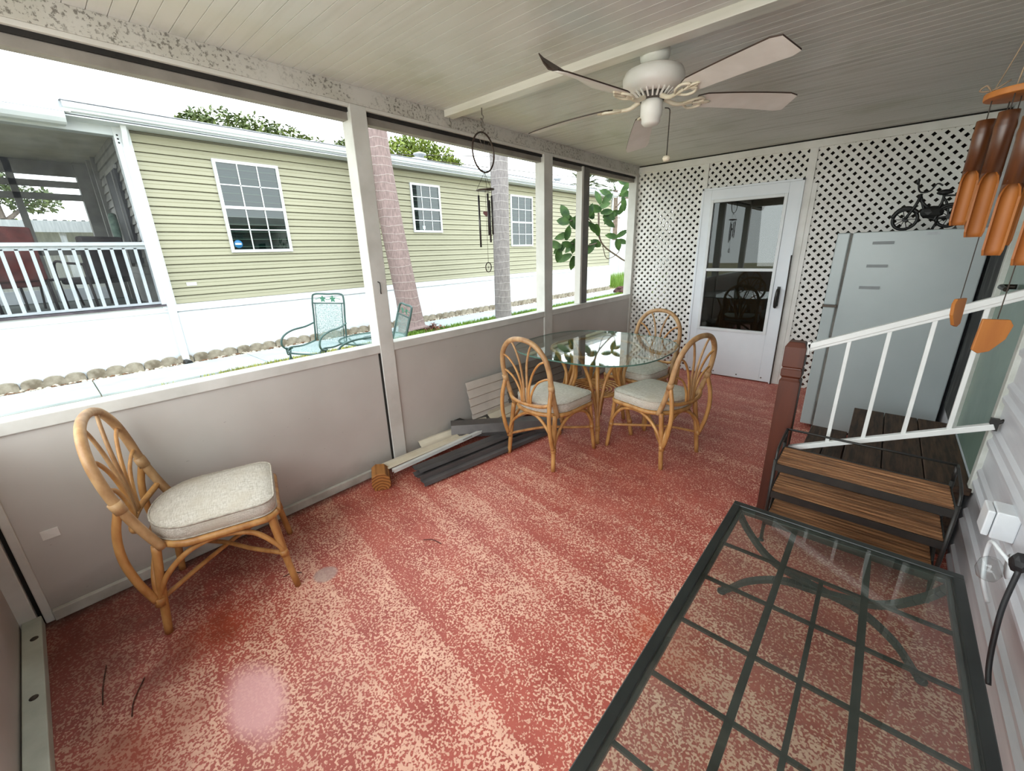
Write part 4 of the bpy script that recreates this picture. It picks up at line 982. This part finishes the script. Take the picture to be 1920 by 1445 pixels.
for k,ang in enumerate((-102,-23,42,121,187)):
    bl=obj('blade',mk_blade((.0,.01,.02,.075,.03)[k],(.042,0,0,0,0)[k]),[blade_w,blade_b],t); bl.location=(0,0,-.222); bl.rotation_euler=(0,0,rad(ang))
    b=B(); b.tube([(.06,0,.01),(.11,0,-.012),(.16,0,-.012),(.20,.0,-.006)],[.012,.010,.009,.008],8)
    for s in (-1,1): b.tube([(.15,0,-.012),(.185,s*.035,-.014-s*.006),(.225,s*.042,-.010-s*.008),(.25,s*.022,-.008-s*.004),(.23,s*.008,-.008)],.006,7); b.tube([(.20,s*.0,-.01),(.255,s*.012,-.008),(.285,0,-.006)],.005,6)
    obj('blade_iron',b,ivory,bl)
b=B(); b.tube([(.055,.03,-.255),(.075,.04,-.262),(.078,.042,-.30),(.078,.042,-.47)],.0025,6,sub=3); pc=obj('pull_chain',b,cord_mat,t)
b=B(); b.lathe([(.0,-.465),(.016,-.47),(.02,-.48),(.014,-.492),(0,-.494)],(.078,.042,0),14); obj('pull_knob',b,ivory,pc)

# ------------------------------------------------------------------ metal ring wind chime under the beam
WX,WY=.325,2.17
t=thing('ring_wind_chime','dark metal wind chime with a large ring hanging from the ceiling beam','wind chime',(WX,WY,0))
chm=M('chime_bronze',(52,40,36),(74,60,52),16,rough=.4,metal=.4); sil=M('chime_tube_grey',(86,84,84),(62,60,60),12,rough=.35,metal=.6)
b=B(); b.tube([(0,0,2.345),(0,0,2.30),(.012,0,2.285),(0,0,2.268),(-.01,0,2.28)],.0035,6); b.tube([(0,0,2.275),(.008,0,2.25),(0,0,2.225),(-.006,0,2.245),(0,0,2.27)],.003,6); b.tube([(0,0,2.235),(.004,.01,2.215),(0,0,2.20)],.003,6); obj('hook',b,M('hook_steel',(120,112,104),(90,84,78),20,rough=.4,metal=.5),t)
ua=rad(97); u=Vector((math.cos(ua),math.sin(ua),0))
b=B(); b.tube([u*(.113*math.cos(a*PI/10))+Vector((0,0,2.083+.115*math.sin(a*PI/10))) for a in range(20)],.0055,8,closed=True,sub=3); rg_=obj('ring',b,chm,t)
b=B()
for k in range(5):
    a=k*PI/5+.2; b.tube([u*(.11*math.cos(a))+Vector((0,0,2.083+.11*math.sin(a))),u*(-.11*math.cos(a+.3))+Vector((0,0,2.083-.11*math.sin(a+.3)))],.0007,4,sub=1)
obj('web',b,M('web_thread',(168,160,150),(140,132,124),20,rough=.8),rg_)
b=B(); c0=Vector((.0,0,1.862)); b.tube([c0+Vector((.058*math.cos(a*PI/8),.058*math.sin(a*PI/8),.004*math.sin(a*PI/8))) for a in range(16)],.005,8,closed=True,sub=3)
b.lathe([(.0,1.858),(.056,1.858),(.056,1.864),(0,1.864)],n=18); obj('top_disc',b,chm,t)
b=B(); 
for k in range(3): a=k*2*PI/3; b.tube([(0,0,1.968),(.055*math.cos(a),.055*math.sin(a),1.866)],.0013,5,sub=1)
b.tube([(0,0,1.86),(0,0,1.40)],.0012,5,sub=1)
for (dx,dy) in ((-.035,-.03),(.04,-.02),(0.0,.035),(.03,.028)): b.tube([(dx,dy,1.86),(dx,dy,1.82)],.0012,5,sub=1)
obj('string',b,cord_mat,t)
for (dx,dy,z1,z0) in ((-.035,-.03,1.83,1.50),(.0,.035,1.80,1.53),(.04,-.02,1.835,1.575),(.03,.028,1.825,1.58)):
    b=B(); b.tube([(dx,dy,z1),(dx,dy,z0)],.0065,10,sub=1); obj('tube',b,sil,t)
b=B(); P=[]
for i in range(24):
    a=2*PI*i/24; P.append((.0013*16*math.sin(a)**3,-.006,.0013*(13*math.cos(a)-5*math.cos(2*a)-2*math.cos(3*a)-math.cos(4*a))+1.715))
b.prism(P,(0,.012,0)); h_=obj('heart_striker',b,M('heart_red',(96,34,30),(70,22,20),10,rough=.5),t,.002); h_.rotation_euler=(0,0,rad(40))
b=B(); b.tube([u*(.032*math.cos(a*PI/6))+Vector((0,0,1.365+.032*math.sin(a*PI/6))) for a in range(12)],.0035,7,closed=True,sub=3); 
for k in range(4): a=k*PI/4; b.tube([u*(.03*math.cos(a))+Vector((0,0,1.365+.03*math.sin(a))),u*(-.03*math.cos(a))+Vector((0,0,1.365-.03*math.sin(a)))],.0007,4,sub=1)
obj('wind_catcher',b,chm,t)
b=B(); b.tube([(0,0,.02),(0,0,0),(.012,0,-.016),(.0,0,-.034),(-.012,0,-.022)],.003,7); tag(obj('ceiling_hook',b,M('hook_grey',(130,126,118),(100,96,90),18,rough=.4,metal=.4),loc=(.035,2.155,2.317)),'empty cup hook at the left end of the ceiling beam','hook')
b=B(); b.tube([(0,-.004,.035),(.014,0,.028),(.018,0,0),(.014,0,-.028),(0,.01,-.04)],.0035,7); tag(obj('post_hook',b,black_metal,loc=(.002,1.485,1.27)),'small black hook on the near screen post','hook')

# ------------------------------------------------------------------ bamboo wind chimes
def half_tube(l,r,ang,seed):
    """bamboo tube: whole above, cut away to a gutter below; ang = side the cut faces"""
    b=B(); n=18; th=.0028; rr=random.Random(seed)
    b.lathe([(0,0),(r,0),(r*1.0,-.02),(r*1.06,-.028),(r*1.06,-.034),(r,-.042),(r,-.47*l),(r-th,-.47*l),(r-th,-.03),(0,-.03)],n=n)
    # gutter
    def arcpts(z,op,rad_,k=12):
        a0=ang+op; a1=ang+2*PI-op
        return [(rad_*math.cos(a0+(a1-a0)*i/k),rad_*math.sin(a0+(a1-a0)*i/k),z) for i in range(k+1)]
    zs=[(-.44*l,rad(8)),(-.50*l,rad(50)),(-.56*l,rad(82)),(-.63*l,rad(92)),(-.85*l,rad(95)),(-.955*l,rad(97)),(-l,rad(120))]
    O=[[b.bm.verts.new(p) for p in arcpts(z,op,r)] for z,op in zs]; b_in=[[b.bm.verts.new(p) for p in arcpts(z,op,r-th*1.3)] for z,op in zs]
    for i in range(len(zs)-1):
        for j in range(12):
            b.mi=0; b.face([O[i][j],O[i][j+1],O[i+1][j+1],O[i+1][j]],True)
            b.mi=1; b.face([b_in[i][j+1],b_in[i][j],b_in[i+1][j],b_in[i+1][j+1]],True)
        for j in (0,12): b.face([O[i][j],b_in[i][j],b_in[i+1][j],O[i+1][j]])
    for j in range(12): b.face([O[-1][j],O[-1][j+1],b_in[-1][j+1],b_in[-1][j]])
    b.mi=0; return b
def bamboo_chime(label,loc,zs,angs,cut,sail,rsail,disc_r=.062):
    """loc: point under the ceiling hook; zs: (top, bottom) for every tube"""
    t=thing('bamboo_wind_chime',label,'wind chime',loc,0,'bamboo wind chimes')
    zd=max(z[0] for z in zs)+.035
    b=B(); b.lathe([(0,zd),(disc_r,zd),(disc_r,zd+.014),(0,zd+.014)],n=24); obj('disc',b,bamboo_in,t,.002)
    b=B()
    for a in angs[:3]: b.tube([(disc_r*.8*math.cos(a),disc_r*.8*math.sin(a),zd+.012),(disc_r*.3*math.cos(a),disc_r*.3*math.sin(a),zd+.12),(0,0,zd+.22)],.0014,5,sub=2)
    b.tube([(0,0,zd+.22),(0,0,ZC-loc[2])],.0014,5,sub=1)
    b.tube([(-disc_r*.8,-.01,zd+.014),(-disc_r*1.0,-.015,zd+.03),(-disc_r*1.15,-.01,zd+.022),(-disc_r*.8,-.01,zd+.02),(-disc_r*.4,-.01,zd+.035)],.0018,5)
    obj('hanging_cord',b,M('cord_tan',(150,128,104),(112,94,76),30,rough=.9),t)
    for i,((z1,z0),a) in enumerate(zip(zs,angs)):
        x,y=disc_r*.74*math.cos(a),disc_r*.74*math.sin(a)
        tb=obj('tube',half_tube(z1-z0,.0165+.001*(i%2),cut,i),[bamboo,bamboo_in],t); tb.location=(x,y,z1)
        b=B(); b.tube([(0,0,-.002),(0,0,zd-z1)],.0012,5,sub=1); obj('tube_cord',b,cord_mat,tb)
    b=B(); b.tube([(0,0,zd),(0,0,sail[0])],.0011,5,sub=1); obj('sail_cord',b,cord_mat,t)
    b=B(); h=sail[0]-sail[1]; W=.045
    P=[(-W*.55,0,0),(W*.45,0,0),(W*.62,0,-.16*h),(W*.5,0,-.55*h),(W*.05,0,-.92*h),(-W*.35,0,-h),(-W*.62,0,-.9*h)]
    b.prism([(x,-.004,z) for x,y,z in P],(0,.008,0)); so=obj('sail',b,bamboo_in,t,.0015); so.location=(0,0,sail[0]-.001); so.rotation_euler=(0,0,rsail)
    return t
cut=math.atan2(-1.5,-.12)
bamboo_chime('orange bamboo wind chime with the smaller looking sail, farther from the camera',(2.605,1.61,0),[(1.735,1.50),(1.74,1.47),(1.725,1.50),(1.73,1.52),(1.73,1.49)],[rad(178),rad(250),rad(322),rad(34),rad(106)],cut,(1.318,1.242),rad(243))
bamboo_chime('orange bamboo wind chime at the right edge, nearer to the camera',(2.655,1.43,0),[(1.70,1.43),(1.71,1.41),(1.70,1.44),(1.70,1.44),(1.70,1.45)],[rad(200),rad(272),rad(344),rad(56),rad(128)],cut,(1.292,1.212),rad(15))

# ------------------------------------------------------------------ scrap building materials along the left wall
def panel(name,label,cat,p0,p1,prof,mat,th=.003,group=None):
    """profiled strip running from p0 to p1; prof: (across,up) points"""
    p0=Vector(p0); p1=Vector(p1); d=(p1-p0).normalized(); x=d.cross(Vector((0,0,1))).normalized(); z=x.cross(d)
    b=B(); b.open=True
    A=[b.bm.verts.new(p0+x*u_+z*v_) for u_,v_ in prof]; C=[b.bm.verts.new(p1+x*u_+z*v_) for u_,v_ in prof]
    for i in range(len(prof)-1): b.face([A[i],A[i+1],C[i+1],C[i]])
    o=obj(name,b,mat,solid=th); return tag(o,label,cat,group)
cream=M('cream_vinyl',(226,218,200),(206,196,176),4,rough=.5); pale=M('pale_grey_vinyl',(214,208,200),(196,190,182),4,rough=.5); taupe=M('taupe_vinyl',(118,112,104),(100,94,88),4,rough=.5); chgrey=M('charcoal_vinyl',(88,84,84),(70,67,68),4,rough=.45)
lap=[(.10,.0),(.092,.035),(.10,.045),(.075,.10),(.083,.11),(.062,.165),(.07,.175),(.045,.235),(.052,.245),(.03,.30)]
panel('vinyl_sheet','pale grey ribbed vinyl sheet leaning on the knee wall','siding sheet',(0.005,2.13,.16),(0.005,2.66,.15),[(u_,v_) for u_,v_ in lap],pale)
panel('vinyl_sheet','taupe ribbed vinyl sheet leaning on the wall behind the glass table','siding sheet',(0.02,2.55,.185),(0.02,3.75,.16),[(u_+.012,v_) for u_,v_ in lap],taupe)
panel('vinyl_sheet','cream ribbed vinyl sheet lying low under the taupe sheet','siding sheet',(0.05,2.3,.05),(0.05,3.6,.05),[(.16,.0),(.10,.05),(.105,.06),(.06,.10),(.06,.13)],cream)
b=B(); tag(obj('wedge_block',B().box(-.05,.06,2.02,2.10,.0,.16),black_metal,bevel=.01),'dark block holding up the vinyl sheets against the wall','block')
panel('trim_channel','dark grey metal trim lying diagonally on the scrap pile','trim piece',(.04,1.95,.12),(.62,2.66,.09),[(-.10,.035),(-.06,.05),(-.05,.05),(.035,.045),(.06,-.02),(.05,-.055),(.03,-.05)],M('metal_grey_trim',(112,108,106),(92,89,88),5,(1,1,1),rough=.35,metal=.3),.004)
panel('vinyl_strip','cream vinyl strip along the foot of the knee wall','vinyl strip',(.10,1.30,.06),(.14,2.35,.06),[(-.05,.0),(-.045,.035),(-.01,.04),(-.005,.02),(.03,.02),(.035,.035),(.05,.03)],cream)
panel('vinyl_strip','cream vinyl strip lying nearest the wall on the scrap pile','vinyl strip',(.0,1.66,.075),(.09,2.3,.09),[(-.035,.0),(-.03,.03),(.0,.035),(.02,.01),(.05,.0)],cream)
panel('metal_rail','thin white metal rail on top of the scrap pile','rail',(.175,1.315,.075),(.23,2.2,.10),[(-.016,-.014),(-.016,.012),(.012,.012),(.012,-.012)],white_metal)
b=B(); b.bar((.19,1.70,.085),(.22,2.0,.10),.026,.012); b.bar((.175,1.66,.075),(.18,1.70,.08),.05,.02); tag(obj('sash_bar',b,M('bar_grey',(176,176,174),(150,150,148),6,rough=.4),bevel=.002),'short grey sash bar lying on the white metal rail','bar')
panel('vinyl_plank','charcoal vinyl plank on the floor, nearest the room','vinyl plank',(.335,1.40,.012),(.50,2.55,.02),[(-.09,.03),(-.075,.04),(-.05,.022),(.0,.03),(.025,.05),(.03,.02),(.075,.022),(.085,.0)],chgrey)
panel('vinyl_plank','charcoal vinyl plank lying under the white rail','vinyl plank',(.255,1.44,.03),(.40,2.5,.035),[(-.06,.02),(-.05,.035),(-.02,.02),(.03,.035),(.05,.045),(.06,.025)],chgrey)
b=B(); b.box(-.012,.012,0,.42,0,.004); b.box(-.014,-.011,0,.42,0,.016)
for k in range(14): b.box(-.004,.010,.015+k*.029,.028+k*.029,.0035,.0048)
o=tag(obj('perforated_strip',b,[white_metal]),'white perforated strip on the floor beside the charcoal plank','strip'); o.location=(.44,2.0,.0); o.rotation_euler=(0,0,rad(-9))
t=thing('timber_offcut','squared timber offcut lying on the floor, cut end towards the camera','timber',(.215,1.195,0),rad(60))
wood_end=None
m,tt,oo=nt('timber_end_grain'); bb=bsdf(tt,oo,None,.7)
vv=coords(tt,(1,.2,1)); wv=N(tt,'ShaderNodeTexWave',wave_type='RINGS',rings_direction='Y'); wv.inputs['Scale'].default_value=16; wv.inputs['Distortion'].default_value=4; wv.inputs['Detail'].default_value=2
L(tt,vv,wv.inputs[0]); L(tt,mix(tt,wv.outputs['Fac'],srgb(176,120,62),srgb(122,72,30)),bb.inputs['Base Color']); wood_end=m
b=B(); P=[(-.045,0,0),(.045,0,0),(.062,0,.03),(.056,0,.085),(.03,0,.115),(-.025,0,.122),(-.054,0,.10),(-.06,0,.04)]; b.prism(P,(0,.15,0)); obj('beam',b,wood_end,t,.004)
b=B(); b.box(0,.004,-.026,.026,-.02,.02); tag(obj('wall_tag',b,M('tag_white',(236,234,230),(220,218,212),8,rough=.5),loc=(-.012,-.20,.39)),'small white tag stuck on the knee wall behind the near chair','tag')
# twigs
tw=M('twig_brown',(84,52,40),(56,34,28),30,rough=.9)
for lab,pts in (('dark twig on the floor before the scrap pile',[(.83,1.06,.004),(.87,1.09,.006),(.93,1.10,.004)]),('thin dark twig on the floor, right one of the pair before the near chair',[(.65,-.08,.004),(.73,-.12,.005),(.793,-.134,.004)]),('thin curved twig on the floor, left one of the pair nearest the sole plate',[(.472,-.167,.004),(.57,-.185,.005),(.661,-.195,.004)]),('pale twig on the floor under the near chair',[(.49,.52,.004),(.53,.50,.008),(.56,.53,.004),(.53,.50,.006),(.52,.46,.004)])):
    b=B(); b.tube(pts,.002,5); tag(obj('twig',b,tw),lab,'twig')
# ------------------------------------------------------------------ things on the right wall
t=thing('outlet_box','white weatherproof outlet box with open cover on the right wall','outlet box',(XW-.02,1.955,.56))
pw=M('plastic_white',(230,234,236),(214,218,222),6,rough=.35)
b=B(); b.box(-.035,.02,-.045,.045,-.05,.05); obj('box',b,pw,t,.004)
b=B(); b.box(-.055,-.037,-.042,.042,-.047,.047); obj('cover',b,pw,t,.004)
b=B(); 
for z in (-.022,.022): b.box(-.025,.01,.046,.066,z-.015,z+.015)
obj('socket',b,M('socket_grey',(190,194,196),(150,154,156),14,rough=.4),t,.003)
t=thing('wall_lantern','white scroll wall lamp with clear globe low on the right wall','wall lamp',(XW-.02,1.75,.515))
b=B(); b.lathe([(.03,0),(.04,.012),(0,.014)],n=18,mat=Matrix.Rotation(rad(-90),4,'Y')); obj('back_plate',b,pw,t)
b=B(); b.tube([(0,0,0),(-.03,.02,.03),(-.045,.07,.03),(-.04,.10,-.03),(-.035,.10,-.07),(-.03,.07,-.12),(-.015,.03,-.165)],.006,8); obj('scroll_arm',b,pw,t)
b=B(); b.lathe([(.0,-.05),(.022,-.04),(.03,-.015),(.026,.015),(.016,.028)],(-.045,.0,-.02),18); obj('globe',b,glass('clear_globe',(.9,.92,.92,1)),t)
b=B(); b.tube([(0,0,.02),(-.006,-.02,-.10),(-.004,-.045,-.2),(.0,-.07,-.27),(.004,-.10,-.31)],.0065,8); b.blob((0,.01,.03),(.02,.024,.03),2,.2,2); tag(obj('electric_cable',b,M('cord_black',(22,22,24),(34,34,36),12,rough=.5),loc=(XW-.05,1.60,.58)),'thick black power cord with plug hanging on the right wall','cord')

# ------------------------------------------------------------------ light: bright overcast sky, soft veiled sun
w=bpy.data.worlds.new('overcast'); S.world=w; w.use_nodes=True; wt=w.node_tree; wt.nodes.clear()
wo=wt.nodes.new('ShaderNodeOutputWorld'); bg=wt.nodes.new('ShaderNodeBackground'); L(wt,bg.outputs[0],wo.inputs[0])
tc=wt.nodes.new('ShaderNodeTexCoord'); sp=wt.nodes.new('ShaderNodeSeparateXYZ'); L(wt,tc.outputs['Generated'],sp.inputs[0])
L(wt,mix(wt,ramp(wt,sp.outputs[2],0,.6),(.93,1,1,1),(.88,.97,1,1)),bg.inputs[0]); bg.inputs[1].default_value=3.0
sn=bpy.data.lights.new('sun','SUN'); sn.energy=.25; sn.angle=rad(40); so=bpy.data.objects.new('sun',sn); COL.objects.link(so); so.rotation_euler=(rad(30),rad(-20),0)
# added fill light at the open front side of the porch, behind the camera
al=bpy.data.lights.new('front_fill','AREA'); al.shape='RECTANGLE'; al.size=2.6; al.size_y=1.4; al.energy=34; al.color=(.95,1,1)
ao=bpy.data.objects.new('front_fill',al); COL.objects.link(ao); ao.location=(1.45,-.75,1.65); ao.rotation_euler=(rad(75),0,0)
vs=S.view_settings; vs.view_transform='Standard'; vs.look='None'; vs.exposure=.5; vs.gamma=1; vs.use_curve_mapping=False
S.cycles.max_bounces=10; S.cycles.transparent_max_bounces=16; S.cycles.diffuse_bounces=6; S.cycles.caustics_reflective=False; S.cycles.caustics_refractive=False
